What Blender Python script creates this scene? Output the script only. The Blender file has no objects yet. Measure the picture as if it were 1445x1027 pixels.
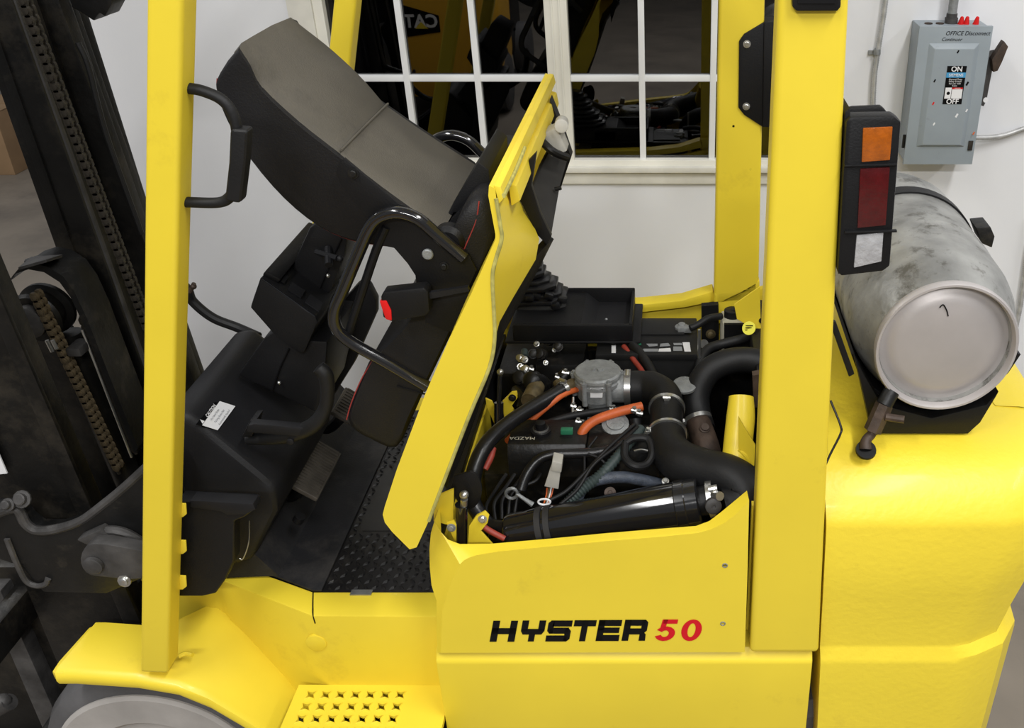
import bpy, bmesh, math, random
from mathutils import Vector, Matrix
random.seed(7)
R = math.radians
SC = bpy.context.scene
COL = SC.collection

# ------------------------------------------------------------------ camera, world, lights
FPX, CXP, CYP, PITCH, DCAM, HCAM = 1370.0, 950.0, 513.5, R(29.3), 1.42, 2.12
cd = bpy.data.cameras.new('camera'); cam = bpy.data.objects.new('camera', cd); COL.objects.link(cam)
cd.sensor_width = 36.0; cd.lens = FPX * 36.0 / 1445.0
cd.shift_x = (722.5 - CXP) / 1445.0; cd.clip_start = 0.02
cam.location = (0, -DCAM, HCAM); cam.rotation_euler = (R(90) - PITCH, 0, 0)
SC.camera = cam

W = bpy.data.worlds.new('world'); SC.world = W; W.use_nodes = True
W.node_tree.nodes['Background'].inputs[0].default_value = (0.95, 0.97, 1.0, 1)
W.node_tree.nodes['Background'].inputs[1].default_value = 0.22

def area(name, loc, sx, sy, power, rot=(0, 0, 0), col=(1, 0.995, 0.985)):
    l = bpy.data.lights.new(name, 'AREA'); l.shape = 'RECTANGLE'; l.size = sx; l.size_y = sy
    l.energy = power; l.color = col
    o = bpy.data.objects.new(name, l); o.location = loc; o.rotation_euler = rot; COL.objects.link(o)
    return o
area('ceiling_strip_light', (1.5, -1.7, 4.6), 0.35, 2.4, 120)
area('ceiling_strip_light', (-1.7, -1.8, 4.6), 0.35, 2.4, 95)
area('ceiling_strip_light', (0.1, -4.8, 4.4), 2.4, 0.35, 270)
area('ceiling_strip_light', (4.0, -0.6, 4.6), 0.35, 2.4, 80)
area('ceiling_strip_light', (-4.6, 1.6, 4.6), 0.35, 2.4, 90)
SC.view_settings.view_transform = 'Standard'; SC.view_settings.look = 'None'
SC.view_settings.exposure = 0.04; SC.view_settings.gamma = 1.0; SC.view_settings.use_curve_mapping = False

# ------------------------------------------------------------------ pixel -> place
_c, _s = math.cos(PITCH), math.sin(PITCH)
def ray(px, py):
    a = (px - CXP) / FPX; b = (CYP - py) / FPX
    return Vector((a, _c + b * _s, -_s + b * _c))
CAMP = Vector((0, -DCAM, HCAM))
def P(px, py, Y):
    r = ray(px, py); return CAMP + r * ((Y + DCAM) / r.y)
def PZ(px, py, Z):
    r = ray(px, py); return CAMP + r * ((Z - HCAM) / r.z)
def PPL(px, py, p0, n):
    r = ray(px, py); return CAMP + r * ((p0 - CAMP).dot(n) / r.dot(n))
def PXL(px, py, X):
    r = ray(px, py); return CAMP + r * (X / r.x)

# ------------------------------------------------------------------ materials
def mat(name, col, rough=0.5, metal=0.0, var=0.0, vscale=8.0, bump=0.0, bscale=120.0, coat=0.0, dirt=None, dscale=3.0, dlo=0.55, dhi=0.75, spec=0.5):
    m = bpy.data.materials.new(name); m.use_nodes = True
    nt = m.node_tree; b = nt.nodes['Principled BSDF']
    b.inputs['Base Color'].default_value = (*col, 1); b.inputs['Roughness'].default_value = rough
    b.inputs['Metallic'].default_value = metal; b.inputs['Coat Weight'].default_value = coat
    b.inputs['Coat Roughness'].default_value = 0.12; b.inputs['Specular IOR Level'].default_value = spec
    tc = nt.nodes.new('ShaderNodeTexCoord'); src = None
    if var > 0:
        n = nt.nodes.new('ShaderNodeTexNoise'); n.inputs['Scale'].default_value = vscale; n.inputs['Detail'].default_value = 6
        nt.links.new(tc.outputs['Object'], n.inputs['Vector'])
        r = nt.nodes.new('ShaderNodeValToRGB'); r.color_ramp.elements[0].position = 0.3; r.color_ramp.elements[1].position = 0.7
        r.color_ramp.elements[0].color = (*[v * (1 - var) for v in col], 1)
        r.color_ramp.elements[1].color = (*[min(1, v * (1 + var)) for v in col], 1)
        nt.links.new(n.outputs['Fac'], r.inputs['Fac']); src = r.outputs['Color']
    if dirt:
        n = nt.nodes.new('ShaderNodeTexNoise'); n.inputs['Scale'].default_value = dscale; n.inputs['Detail'].default_value = 10; n.inputs['Roughness'].default_value = 0.7
        nt.links.new(tc.outputs['Object'], n.inputs['Vector'])
        r = nt.nodes.new('ShaderNodeValToRGB'); r.color_ramp.elements[0].position = dlo; r.color_ramp.elements[1].position = dhi
        r.color_ramp.elements[0].color = (0, 0, 0, 1); r.color_ramp.elements[1].color = (1, 1, 1, 1)
        nt.links.new(n.outputs['Fac'], r.inputs['Fac'])
        mx = nt.nodes.new('ShaderNodeMix'); mx.data_type = 'RGBA'
        if src: nt.links.new(src, mx.inputs[6])
        else: mx.inputs[6].default_value = (*col, 1)
        mx.inputs[7].default_value = (*dirt, 1); nt.links.new(r.outputs['Color'], mx.inputs[0]); src = mx.outputs[2]
    if src: nt.links.new(src, b.inputs['Base Color'])
    if bump > 0:
        n = nt.nodes.new('ShaderNodeTexNoise'); n.inputs['Scale'].default_value = bscale; n.inputs['Detail'].default_value = 4
        nt.links.new(tc.outputs['Object'], n.inputs['Vector'])
        bp = nt.nodes.new('ShaderNodeBump'); bp.inputs['Strength'].default_value = bump; bp.inputs['Distance'].default_value = 0.004
        nt.links.new(n.outputs['Fac'], bp.inputs['Height']); nt.links.new(bp.outputs['Normal'], b.inputs['Normal'])
    return m
M = {}
M['yel'] = mat('yellow_paint', (0.79, 0.605, 0.036), 0.44, 0, 0.05, 3.0, 0.05, 60, 0.08, dirt=(0.62, 0.45, 0.03), dscale=5, dlo=0.6, dhi=0.8)
M['yelcast'] = mat('yellow_paint_on_casting', (0.79, 0.605, 0.036), 0.44, 0, 0.05, 3.0, 0.24, 70, 0.08, dirt=(0.62, 0.45, 0.03), dscale=6, dlo=0.6, dhi=0.8)
M['edge'] = mat('worn_paint_edge', (0.42, 0.38, 0.10), 0.7, 0, 0.3, 60)
M['blk'] = mat('black_plastic', (0.0049, 0.0049, 0.0056), 0.5, 0, 0.25, 10, 0.12, 300, spec=0.30)
M['blk2'] = mat('dark_grey_plastic', (0.0091, 0.0091, 0.0105), 0.55, 0, 0.2, 12, 0.12, 300, spec=0.30)
M['gloss'] = mat('gloss_black_enamel', (0.008, 0.008, 0.009), 0.12, 0, coat=0.6)
M['blkm'] = mat('black_steel', (0.0060, 0.0060, 0.0060), 0.45, 0.0, 0.4, 14, 0.2, 80, dirt=(0.05, 0.042, 0.032), dscale=9, spec=0.35)
M['mast'] = mat('greasy_mast_steel', (0.0060, 0.0057, 0.0053), 0.42, 0.0, 0.5, 10, 0.25, 60, dirt=(0.045, 0.038, 0.028), dscale=6, dlo=0.5, dhi=0.8, spec=0.30)
M['cast'] = mat('worn_grey_cast_steel', (0.0612, 0.0585, 0.0571), 0.55, 0.25, 0.4, 20, 0.4, 50, spec=0.40)
M['eng'] = mat('oily_engine_black', (0.0050, 0.0050, 0.0050), 0.4, 0.0, 0.5, 20, 0.3, 60, dirt=(0.04, 0.034, 0.026), dscale=14, spec=0.35)
M['rub'] = mat('black_rubber', (0.0072, 0.0072, 0.0077), 0.55, 0, 0.2, 15, 0.1, 200, spec=0.35)
M['rubsheen'] = mat('semi_gloss_rubber', (0.0070, 0.0070, 0.0080), 0.33, 0, 0.3, 15, 0.15, 120, spec=0.45)
M['vinyl'] = mat('black_seat_vinyl', (0.0099, 0.0095, 0.0103), 0.52, 0, 0.15, 8, 0.25, 350, spec=0.30)
M['vback'] = mat('dusty_seat_back_vinyl', (0.100, 0.090, 0.072), 0.62, 0, 0.22, 7, 0.2, 300, dirt=(0.05, 0.045, 0.038), dscale=7, dlo=0.5, dhi=0.75)
M['steel'] = mat('bright_zinc_steel', (0.55, 0.55, 0.53), 0.3, 0.9, 0.2, 40)
M['flexm'] = mat('dull_flexible_steel', (0.50, 0.50, 0.49), 0.45, 0.45, 0.2, 40)
M['alu'] = mat('grey_cast_aluminium', (0.26, 0.27, 0.27), 0.5, 0.35, 0.2, 60, 0.3, 250)
M['galv'] = mat('weathered_tank_aluminium', (0.31, 0.31, 0.295), 0.42, 0.45, 0.3, 14, 0.4, 40, dirt=(0.12, 0.115, 0.10), dscale=22, dlo=0.54, dhi=0.66)
M['tankcap'] = mat('dull_tank_end_aluminium', (0.46, 0.43, 0.42), 0.45, 0.35, 0.12, 6, 0.1, 40)
M['brass'] = mat('tarnished_brass', (0.13, 0.10, 0.05), 0.5, 0.4, 0.4, 60)
M['rust'] = mat('rusty_brown_pipe', (0.055, 0.036, 0.026), 0.6, 0.2, 0.5, 30, 0.3, 80)
M['org'] = mat('orange_hose', (0.55, 0.11, 0.025), 0.5, 0, 0.15, 40)
M['redhose'] = mat('red_hose', (0.28, 0.035, 0.02), 0.55, 0, 0.2, 40)
M['blue'] = mat('blue_grey_hose', (0.045, 0.055, 0.075), 0.5, 0, 0.3, 90, 0.3, 400)
M['corr'] = mat('green_grey_conduit', (0.035, 0.05, 0.048), 0.5)
M['chain'] = mat('greasy_brown_chain', (0.125, 0.095, 0.055), 0.5, 0.2, 0.4, 80)
M['chaind'] = mat('greasy_dark_chain', (0.0317, 0.0274, 0.0216), 0.45, 0.2, 0.4, 80, spec=0.30)
M['red'] = mat('red_plastic', (0.6200, 0.0120, 0.0120), 0.35, spec=0.30)
M['stitch'] = mat('red_thread', (0.30, 0.03, 0.025), 0.8)
M['white'] = mat('white_label', (0.75, 0.75, 0.76), 0.5)
M['ink'] = mat('black_ink', (0.0040, 0.0040, 0.0044), 0.4, spec=0.15)
M['redink'] = mat('red_decal', (0.6000, 0.0120, 0.0200), 0.4, spec=0.15)
M['blueink'] = mat('blue_print', (0.06, 0.30, 0.55), 0.5)
M['greyink'] = mat('grey_print', (0.25, 0.26, 0.27), 0.5)
M['greenc'] = mat('green_connector_plastic', (0.02, 0.16, 0.08), 0.45)
M['greyc'] = mat('grey_connector_plastic', (0.4200, 0.4060, 0.3640), 0.55, 0, 0.1, 40)
M['resv'] = mat('translucent_white_reservoir', (0.45, 0.43, 0.34), 0.5)
M['amber'] = mat('amber_lens', (0.3410, 0.0806, 0.0031), 0.2, 0, 0.2, 60, 0.3, 160, coat=0.5, spec=0.40)
M['redl'] = mat('red_lens', (0.0650, 0.0020, 0.0030), 0.2, 0, 0.2, 60, 0.3, 160, coat=0.5, spec=0.35)
M['clear'] = mat('clear_lens', (0.42, 0.42, 0.43), 0.2, 0.2, 0.15, 60, 0.4, 160, coat=0.5)
M['wall'] = mat('painted_wall', (0.745, 0.75, 0.77), 0.75, 0, 0.03, 2, 0.1, 40, dirt=(0.42, 0.41, 0.39), dscale=10, dlo=0.68, dhi=0.8)
M['frame'] = mat('cream_window_frame', (0.80, 0.78, 0.70), 0.45, 0, 0.05, 6)
M['muntin'] = mat('white_muntin', (0.85, 0.86, 0.87), 0.4)
M['trim'] = mat('dirty_cream_trim', (0.70, 0.68, 0.61), 0.55, 0, 0.1, 12)
M['office'] = mat('office_unlit_tone', (0.03, 0.03, 0.03), 0.8)  # base colour darkened to stand in for the unlit office
M['floor'] = mat('concrete_floor', (0.20, 0.172, 0.14), 0.55, 0, 0.15, 2.5, 0.15, 30, dirt=(0.12, 0.105, 0.09), dscale=1.6, dlo=0.5, dhi=0.75)
M['boxgrey'] = mat('grey_enclosure_paint', (0.27, 0.31, 0.34), 0.45, 0, 0.05, 10, dirt=(0.20, 0.22, 0.24), dscale=14, dlo=0.6, dhi=0.75)
M['card'] = mat('brown_cardboard', (0.30, 0.19, 0.10), 0.8, 0, 0.1, 8)
M['tyre'] = mat('grey_tyre_rubber', (0.085, 0.083, 0.085), 0.7, 0, 0.2, 10, 0.2, 60)
M['tyreface'] = mat('pale_tyre_side', (0.34, 0.32, 0.30), 0.75, 0, 0.15, 9, 0.2, 40)
M['foam'] = mat('dark_matte_board', (0.0240, 0.0228, 0.0216), 0.75, 0, 0.2, 20, spec=0.30)
M['mat'] = mat('black_floor_mat', (0.0120, 0.0120, 0.0132), 0.6, 0, 0.3, 8, 0.15, 200, dirt=(0.05, 0.045, 0.04), dscale=6, dlo=0.5, dhi=0.8, spec=0.30)
M['tread'] = mat('black_tread_plate', (0.0078, 0.0072, 0.0072), 0.4, 0, 0.4, 20, dirt=(0.04, 0.036, 0.03), dscale=12, spec=0.50)
M['pedal'] = mat('worn_pedal_rubber', (0.0720, 0.0624, 0.0504), 0.65, 0, 0.3, 20, spec=0.30)
M['caty'] = mat('orange_yellow_paint', (0.62, 0.33, 0.02), 0.4)
M['tag'] = mat('yellow_tag', (0.75, 0.70, 0.05), 0.5)
M['battlid'] = mat('charcoal_battery_case', (0.0110, 0.0110, 0.0110), 0.5, 0, 0.2, 30, spec=0.30)
def glass(name):
    m = bpy.data.materials.new(name); m.use_nodes = True; nt = m.node_tree; nt.nodes.clear()
    o = nt.nodes.new('ShaderNodeOutputMaterial'); mx = nt.nodes.new('ShaderNodeMixShader'); fr = nt.nodes.new('ShaderNodeFresnel')
    tr = nt.nodes.new('ShaderNodeBsdfTransparent'); gl = nt.nodes.new('ShaderNodeBsdfGlossy')
    fr.inputs['IOR'].default_value = 2.0; tr.inputs[0].default_value = (0.25, 0.25, 0.26, 1); gl.inputs['Roughness'].default_value = 0.012  # dark transparent tint imitates the unlit room behind the panes
    nt.links.new(fr.outputs[0], mx.inputs[0]); nt.links.new(tr.outputs[0], mx.inputs[1]); nt.links.new(gl.outputs[0], mx.inputs[2])
    nt.links.new(mx.outputs[0], o.inputs[0]); return m
M['glass'] = glass('shade_tinted_window_glass')

# ------------------------------------------------------------------ geometry helpers: each returns (verts, faces)
def g_prism(pts, vec):
    n = len(pts); vec = Vector(vec); v = [Vector(p) for p in pts] + [Vector(p) + vec for p in pts]
    return v, [tuple(range(n)), tuple(range(2 * n - 1, n - 1, -1))] + [(i, (i + 1) % n, n + (i + 1) % n, n + i) for i in range(n)]
def g_pp(pxs, Y0, Y1):                       # outline in pixels read on plane Y0, straight to Y1
    return g_prism([P(x, y, Y0) for x, y in pxs], (0, Y1 - Y0, 0))
def g_box(c, s, rot=None):
    x, y, z = [k / 2 for k in s]
    v = [Vector(p) for p in ((-x, -y, -z), (x, -y, -z), (x, y, -z), (-x, y, -z), (-x, -y, z), (x, -y, z), (x, y, z), (-x, y, z))]
    if rot is not None: v = [rot @ p for p in v]
    v = [p + Vector(c) for p in v]
    return v, [(0, 3, 2, 1), (4, 5, 6, 7), (0, 1, 5, 4), (1, 2, 6, 5), (2, 3, 7, 6), (3, 0, 4, 7)]
def g_bb(x0, x1, y0, y1, z0, z1):
    return g_box(((x0 + x1) / 2, (y0 + y1) / 2, (z0 + z1) / 2), (abs(x1 - x0), abs(y1 - y0), abs(z1 - z0)))
def spline(pts, n=6):
    pts = [Vector(p) for p in pts]
    if len(pts) < 3: return pts
    q = [2 * pts[0] - pts[1]] + pts + [2 * pts[-1] - pts[-2]]; out = []
    for i in range(1, len(q) - 2):
        a, b, c, d = q[i - 1], q[i], q[i + 1], q[i + 2]
        for k in range(n):
            t = k / n
            out.append(0.5 * ((2 * b) + (c - a) * t + (2 * a - 5 * b + 4 * c - d) * t * t + (3 * b - a - 3 * c + d) * t ** 3))
    out.append(pts[-1]); return out
def g_tube(pts, r, seg=14, n=6, raw=False, caps=True):
    raw_n = len(pts); path = [Vector(p) for p in pts] if raw else spline(pts, n)
    m = len(path)
    if isinstance(r, (int, float)): rr = [r] * m
    else:
        rr = []
        for i in range(m):
            t = i / (m - 1) * (len(r) - 1); k = min(int(t), len(r) - 2); rr.append(r[k] + (r[k + 1] - r[k]) * (t - k))
    v = []; f = []; up = None
    for i in range(m):
        d = (path[min(i + 1, m - 1)] - path[max(i - 1, 0)]).normalized()
        if up is None:
            up = Vector((0, 0, 1)) if abs(d.z) < 0.9 else Vector((1, 0, 0))
        a = (up - d * up.dot(d)).normalized(); up = a; b = d.cross(a)
        for k in range(seg):
            t = 2 * math.pi * k / seg; v.append(path[i] + (a * math.cos(t) + b * math.sin(t)) * rr[i])
    for i in range(m - 1):
        for k in range(seg):
            f.append((i * seg + k, i * seg + (k + 1) % seg, (i + 1) * seg + (k + 1) % seg, (i + 1) * seg + k))
    if caps: f.append(tuple(range(seg - 1, -1, -1))); f.append(tuple((m - 1) * seg + k for k in range(seg)))
    return v, f
def g_lathe(o, d, prof, seg=32):             # prof = [(distance along axis, radius)]
    d = Vector(d).normalized(); o = Vector(o)
    a = Vector((0, 0, 1)) if abs(d.z) < 0.9 else Vector((1, 0, 0)); a = (a - d * a.dot(d)).normalized(); b = d.cross(a)
    v = []; f = []
    for h, r in prof:
        for k in range(seg):
            t = 2 * math.pi * k / seg; v.append(o + d * h + (a * math.cos(t) + b * math.sin(t)) * max(r, 1e-4))
    for i in range(len(prof) - 1):
        for k in range(seg):
            f.append((i * seg + k, i * seg + (k + 1) % seg, (i + 1) * seg + (k + 1) % seg, (i + 1) * seg + k))
    f.append(tuple(range(seg - 1, -1, -1))); f.append(tuple((len(prof) - 1) * seg + k for k in range(seg)))
    return v, f
def g_cyl(a, b, r, seg=20):
    a = Vector(a); b = Vector(b); return g_lathe(a, b - a, [(0, r), ((b - a).length, r)], seg)
def g_bolt(p, d, r=0.006, h=0.005, seg=6):
    return g_lathe(p, d, [(0, r * 1.5), (h * 0.3, r * 1.5), (h * 0.35, r), (h, r), (h * 1.15, r * 0.8)], max(seg, 6) * 2)
def g_sph(c, r, seg=12):
    return g_lathe(Vector(c) - Vector((0, 0, r)), (0, 0, 1), [(r - r * math.cos(math.pi * i / 8), r * math.sin(math.pi * i / 8)) for i in range(9)], seg)
def g_loft(loops, cap=True):
    n = len(loops[0]); v = [Vector(p) for l in loops for p in l]; f = []
    for i in range(len(loops) - 1):
        for k in range(n): f.append((i * n + k, i * n + (k + 1) % n, (i + 1) * n + (k + 1) % n, (i + 1) * n + k))
    if cap: f.append(tuple(range(n - 1, -1, -1))); f.append(tuple((len(loops) - 1) * n + k for k in range(n)))
    return v, f
def g_join(*gs):
    v = []; f = []
    for a, b in gs:
        o = len(v); v += a; f += [tuple(i + o for i in q) for q in b]
    return v, f
def me(name, g, m, bevel=0.0, ang=35, seg=2, recalc=True):
    ms = bpy.data.meshes.new(name); bm = bmesh.new()
    vs = [bm.verts.new(p) for p in g[0]]
    for q in g[1]:
        try: bm.faces.new([vs[i] for i in q])
        except ValueError: pass
    if recalc: bmesh.ops.recalc_face_normals(bm, faces=bm.faces)
    if bevel > 0:
        es = [e for e in bm.edges if len(e.link_faces) == 2 and e.calc_face_angle(0) > R(28)]
        bmesh.ops.bevel(bm, geom=es, offset=bevel, segments=seg, profile=0.6, affect='EDGES', clamp_overlap=True)
    bm.to_mesh(ms); bm.free()
    for p in ms.polygons: p.use_smooth = True
    ms.set_sharp_from_angle(angle=R(ang)); ms.materials.append(M[m] if isinstance(m, str) else m)
    return ms
ROOTLOC = {}
def link(name, data, parent=None):
    o = bpy.data.objects.new(name, data); COL.objects.link(o)
    if parent is not None:
        o.parent = parent
        if parent.name in ROOTLOC: o.matrix_parent_inverse = Matrix.Translation(-ROOTLOC[parent.name])
    return o
def mk(name, g, m, parent=None, bevel=0.0, ang=35, seg=2):
    return link(name, me(name, g, m, bevel, ang, seg), parent)
def tag(o, label, cat, group=None):
    o['label'] = label; o['category'] = cat
    if group: o['group'] = group
    return o
def thing(name, label, cat, loc, group=None):
    o = bpy.data.objects.new(name, None); COL.objects.link(o); o.location = loc; o.empty_display_size = 0.1
    ROOTLOC[o.name] = Vector(loc); return tag(o, label, cat, group)
def struct(name, g, m, parent=None, bevel=0.0):
    o = mk(name, g, m, parent, bevel)
    if parent is None: o['kind'] = 'structure'
    return o
def text_geo(body, o, ux, uy, size, depth=0.0006, bold=0.0, shear=0.0, align='CENTER', sx=1.0):
    cu = bpy.data.curves.new('t', 'FONT'); cu.body = body; cu.size = 1.0; cu.align_x = align; cu.align_y = 'CENTER'
    cu.offset = bold; cu.shear = shear; cu.resolution_u = 3
    t = bpy.data.objects.new('t', cu); COL.objects.link(t)
    ms = bpy.data.meshes.new_from_object(t.evaluated_get(bpy.context.evaluated_depsgraph_get()))
    ux = Vector(ux).normalized(); uy = Vector(uy).normalized(); uz = ux.cross(uy); o = Vector(o)
    v = [o + ux * (p.co.x * size * sx) + uy * (p.co.y * size) + uz * depth for p in ms.vertices]
    f = [tuple(p.vertices) for p in ms.polygons]
    bpy.data.objects.remove(t); bpy.data.curves.remove(cu); bpy.data.meshes.remove(ms)
    return v, f
def flat(name, g, m, parent):
    ms = bpy.data.meshes.new(name); ms.from_pydata([tuple(p) for p in g[0]], [], g[1]); ms.materials.append(M[m])
    return link(name, ms, parent)

# ================================================================== THE SETTING
YW = 1.63
struct('floor', g_bb(-10, 7, -15, 10, -0.1, 0), 'floor')
WX0, WX1, WZ0, WZ1 = -1.075, 0.375, 1.145, 2.26          # window opening
wl = [g_bb(-1.98, WX0, YW, YW + 0.14, 0, 4.2), g_bb(WX1, 6.5, YW, YW + 0.14, 0, 4.2),
      g_bb(WX0, WX1, YW, YW + 0.14, 0, WZ0), g_bb(WX0, WX1, YW, YW + 0.14, WZ1, 4.2)]
struct('wall_back', g_join(*wl), 'wall')
struct('wall_far', g_bb(-10, -1.98, 9.0, 9.14, 0, 4.2), 'wall')
struct('wall_office_end', g_bb(-1.98, -1.84, YW + 0.14, 6.0, 0, 4.2), 'wall')
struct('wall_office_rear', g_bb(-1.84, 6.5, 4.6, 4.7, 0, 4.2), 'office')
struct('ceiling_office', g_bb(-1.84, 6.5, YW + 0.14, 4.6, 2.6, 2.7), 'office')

w = mk('window_1', g_join(g_bb(WX0 - 0.001, WX0 + 0.03, YW - 0.006, YW + 0.1, WZ0, WZ1), g_bb(WX1 - 0.03, WX1 + 0.001, YW - 0.006, YW + 0.1, WZ0, WZ1),
      g_bb(WX0, WX1, YW - 0.006, YW + 0.1, WZ0 - 0.001, WZ0 + 0.018), g_bb(WX0, WX1, YW - 0.006, YW + 0.1, WZ1 - 0.03, WZ1 + 0.001)), 'frame', None, 0.002)
w['kind'] = 'structure'
MX0, MX1 = -0.387, -0.318
mk('mullion', g_join(g_bb(MX0, MX1, YW - 0.004, YW + 0.09, WZ0 + 0.01, WZ1 - 0.01), g_bb(MX0 + 0.02, MX0 + 0.026, YW - 0.008, YW, WZ0 + 0.018, WZ1 - 0.03), g_bb(MX1 - 0.026, MX1 - 0.02, YW - 0.008, YW, WZ0 + 0.018, WZ1 - 0.03)), 'frame', w, 0.002)
mk('casing', g_bb(WX0 - 0.075, WX0, YW - 0.014, YW, WZ0 - 0.06, WZ1 + 0.07), 'trim', w, 0.003)
mk('casing', g_bb(WX1, WX1 + 0.045, YW - 0.014, YW, WZ0 - 0.06, WZ1 + 0.07), 'trim', w, 0.003)
mk('casing', g_bb(WX0 - 0.075, WX1 + 0.045, YW - 0.014, YW, WZ1, WZ1 + 0.07), 'trim', w, 0.003)
mk('sill', g_join(g_bb(WX0 - 0.09, WX1 + 0.06, YW - 0.028, YW + 0.01, WZ0 - 0.018, WZ0), g_bb(WX0 - 0.075, WX1 + 0.045, YW - 0.012, YW, WZ0 - 0.06, WZ0 - 0.018)), 'trim', w, 0.003)
mun = []; rows = [WZ0 + 0.018, 1.419, 1.70, 1.98, WZ1 - 0.03]
for a, b in ((WX0 + 0.03, MX0), (MX1, WX1 - 0.03)):
    cols = [a + (b - a) * k / 3 for k in range(4)]
    for k in (1, 2): mk('muntin', g_bb(cols[k] - 0.0095, cols[k] + 0.0095, YW + 0.004, YW + 0.03, rows[0], rows[-1]), 'muntin', w, 0.001)
    for z in rows[1:-1]: mk('muntin', g_bb(a, b, YW + 0.006, YW + 0.03, z - 0.0095, z + 0.0095), 'muntin', w, 0.001)
    for k in range(3):
        for j in range(4): mk('pane', g_bb(cols[k] - 0.001, cols[k + 1] + 0.001, YW + 0.022, YW + 0.026, rows[j], rows[j + 1]), 'glass', w)

# ================================================================== FORKLIFT
FL = thing('forklift', 'yellow forklift with raised hood and tilted black seat', 'forklift', (-0.3, 0.5, 0))
FY = 0.96                                                    # far side
ZF = 0.675                                                   # cab floor

# ---- lower frame and sill
fr = mk('lower_frame', g_prism([Vector(p) for p in ((-0.482, 0.0, 0.25), (-0.482, 0.0, 0.630), (-0.482, 0.018, 0.655), (-0.482, 0.12, 0.655), (-0.482, 0.12, 0.25))], (0.765, 0, 0)), 'yel', FL, 0.006)
mk('far_lower_frame', g_bb(-0.482, 0.283, FY - 0.03, FY, 0.25, 0.655), 'yel', FL, 0.006)
mk('frame_floor', g_bb(-1.05, 0.5, 0.2, FY - 0.03, 0.28, 0.36), 'blkm', FL)
# sill around the cab floor: straight part, then angled part behind the fender
s0, s1, s2 = PZ(608, 870, ZF - 0.005), PZ(441, 869, ZF - 0.005), PZ(308, 817, ZF - 0.005)
i0, i1, i2 = PZ(608, 835, ZF), PZ(442, 835, ZF), PZ(320, 791, ZF)
ZS = P(510, 966, s1.y).z
def slab(a, b, c, d, zb): 
    return g_prism([a, b, c, d], (0, 0, zb - a.z))
s0.x = i0.x = -0.472
sill = mk('cab_sill', g_prism([s0, s1, s2, i2, i1, i0], (0, 0, -0.32)), 'yel', FL, 0.004)
mk('sill_seam', g_tube([i1 + Vector((0, 0, 0.0004)), (i1 + s1) / 2 + Vector((0, 0, 0.0006)), s1 + Vector((0, 0.003, 0.0004)), s1 + Vector((0.002, -0.0004, -0.02))], 0.0014, 6), 'ink', sill)
cor = [s2 + Vector((0.004, 0.0, 0)), s2 + Vector((-0.012, 0.012, 0)), s2 + Vector((-0.03, 0.016, 0)), s2 + Vector((-0.13, 0.012, 0)), s2 + Vector((-0.14, 0.08, 0)), s2 + Vector((0.01, 0.06, 0))]
mk('cowl_support', g_prism([p + Vector((0, 0, -0.02)) for p in cor], (0, 0, -0.28)), 'yel', FL, 0.004)
pl = P(434, 905, s1.y - 0.0012)
mk('round_plug', g_lathe(P(447, 905, s1.y + 0.004), (0.0, -1, 0), [(0, 0.022), (0.0055, 0.022), (0.0065, 0.020)], 28), 'yel', FL)
mk('aluminium_trim_scrap', g_bb(-0.69, -0.645, i0.y - 0.012, i0.y + 0.004, ZF + 0.0005, ZF + 0.003), 'steel', FL)
# ---- step plate with star holes
cell = 0.0322; n, m_ = 7, 5
sx0 = P(437, 975, s1.y).x; v = []; f = []
for j in range(m_):
    for i in range(n):
        cx, cyy = sx0 + (i + 0.5) * cell, s1.y - 0.014 - (j + 0.5) * cell; h = cell / 2
        o = len(v); out = [(-h, -h), (0, -h), (h, -h), (h, 0), (h, h), (0, h), (-h, h), (-h, 0)]
        a_, b_ = 0.0128, 0.0055
        inn = [(-a_ * .72, -a_ * .72), (0, -b_), (a_ * .72, -a_ * .72), (b_, 0), (a_ * .72, a_ * .72), (0, b_), (-a_ * .72, a_ * .72), (-b_, 0)]
        mid = [(q[0] * 1.25, q[1] * 1.25) for q in inn]
        v += [Vector((cx + x, cyy + y, ZS)) for x, y in out] + [Vector((cx + x, cyy + y, ZS + 0.0005)) for x, y in mid]
        v += [Vector((cx + x, cyy + y, ZS + 0.003)) for x, y in inn] + [Vector((cx + x * .9, cyy + y * 1.0, ZS - 0.003)) for x, y in inn]
        for r_ in range(3):
            for k in range(8): f.append((o + r_ * 8 + k, o + r_ * 8 + (k + 1) % 8, o + r_ * 8 + 8 + (k + 1) % 8, o + r_ * 8 + 8 + k))
stp = mk('step_plate', g_join((v, f), g_bb(sx0 - 0.02, sx0, s1.y - 0.014 - m_ * cell, s1.y, ZS - 0.012, ZS), g_bb(sx0 + n * cell, -0.483, s1.y - 0.014 - m_ * cell, s1.y, ZS - 0.012, ZS), g_bb(sx0, sx0 + n * cell, s1.y - 0.014, s1.y, ZS - 0.012, ZS)), 'yel', FL, 0, 30)
mk('step_shade_backing', g_bb(sx0 - 0.03, -0.483, s1.y - 0.17, s1.y, ZS - 0.09, ZS - 0.08), 'blkm', FL)  # black sheet added below so the star holes look shaded
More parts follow.
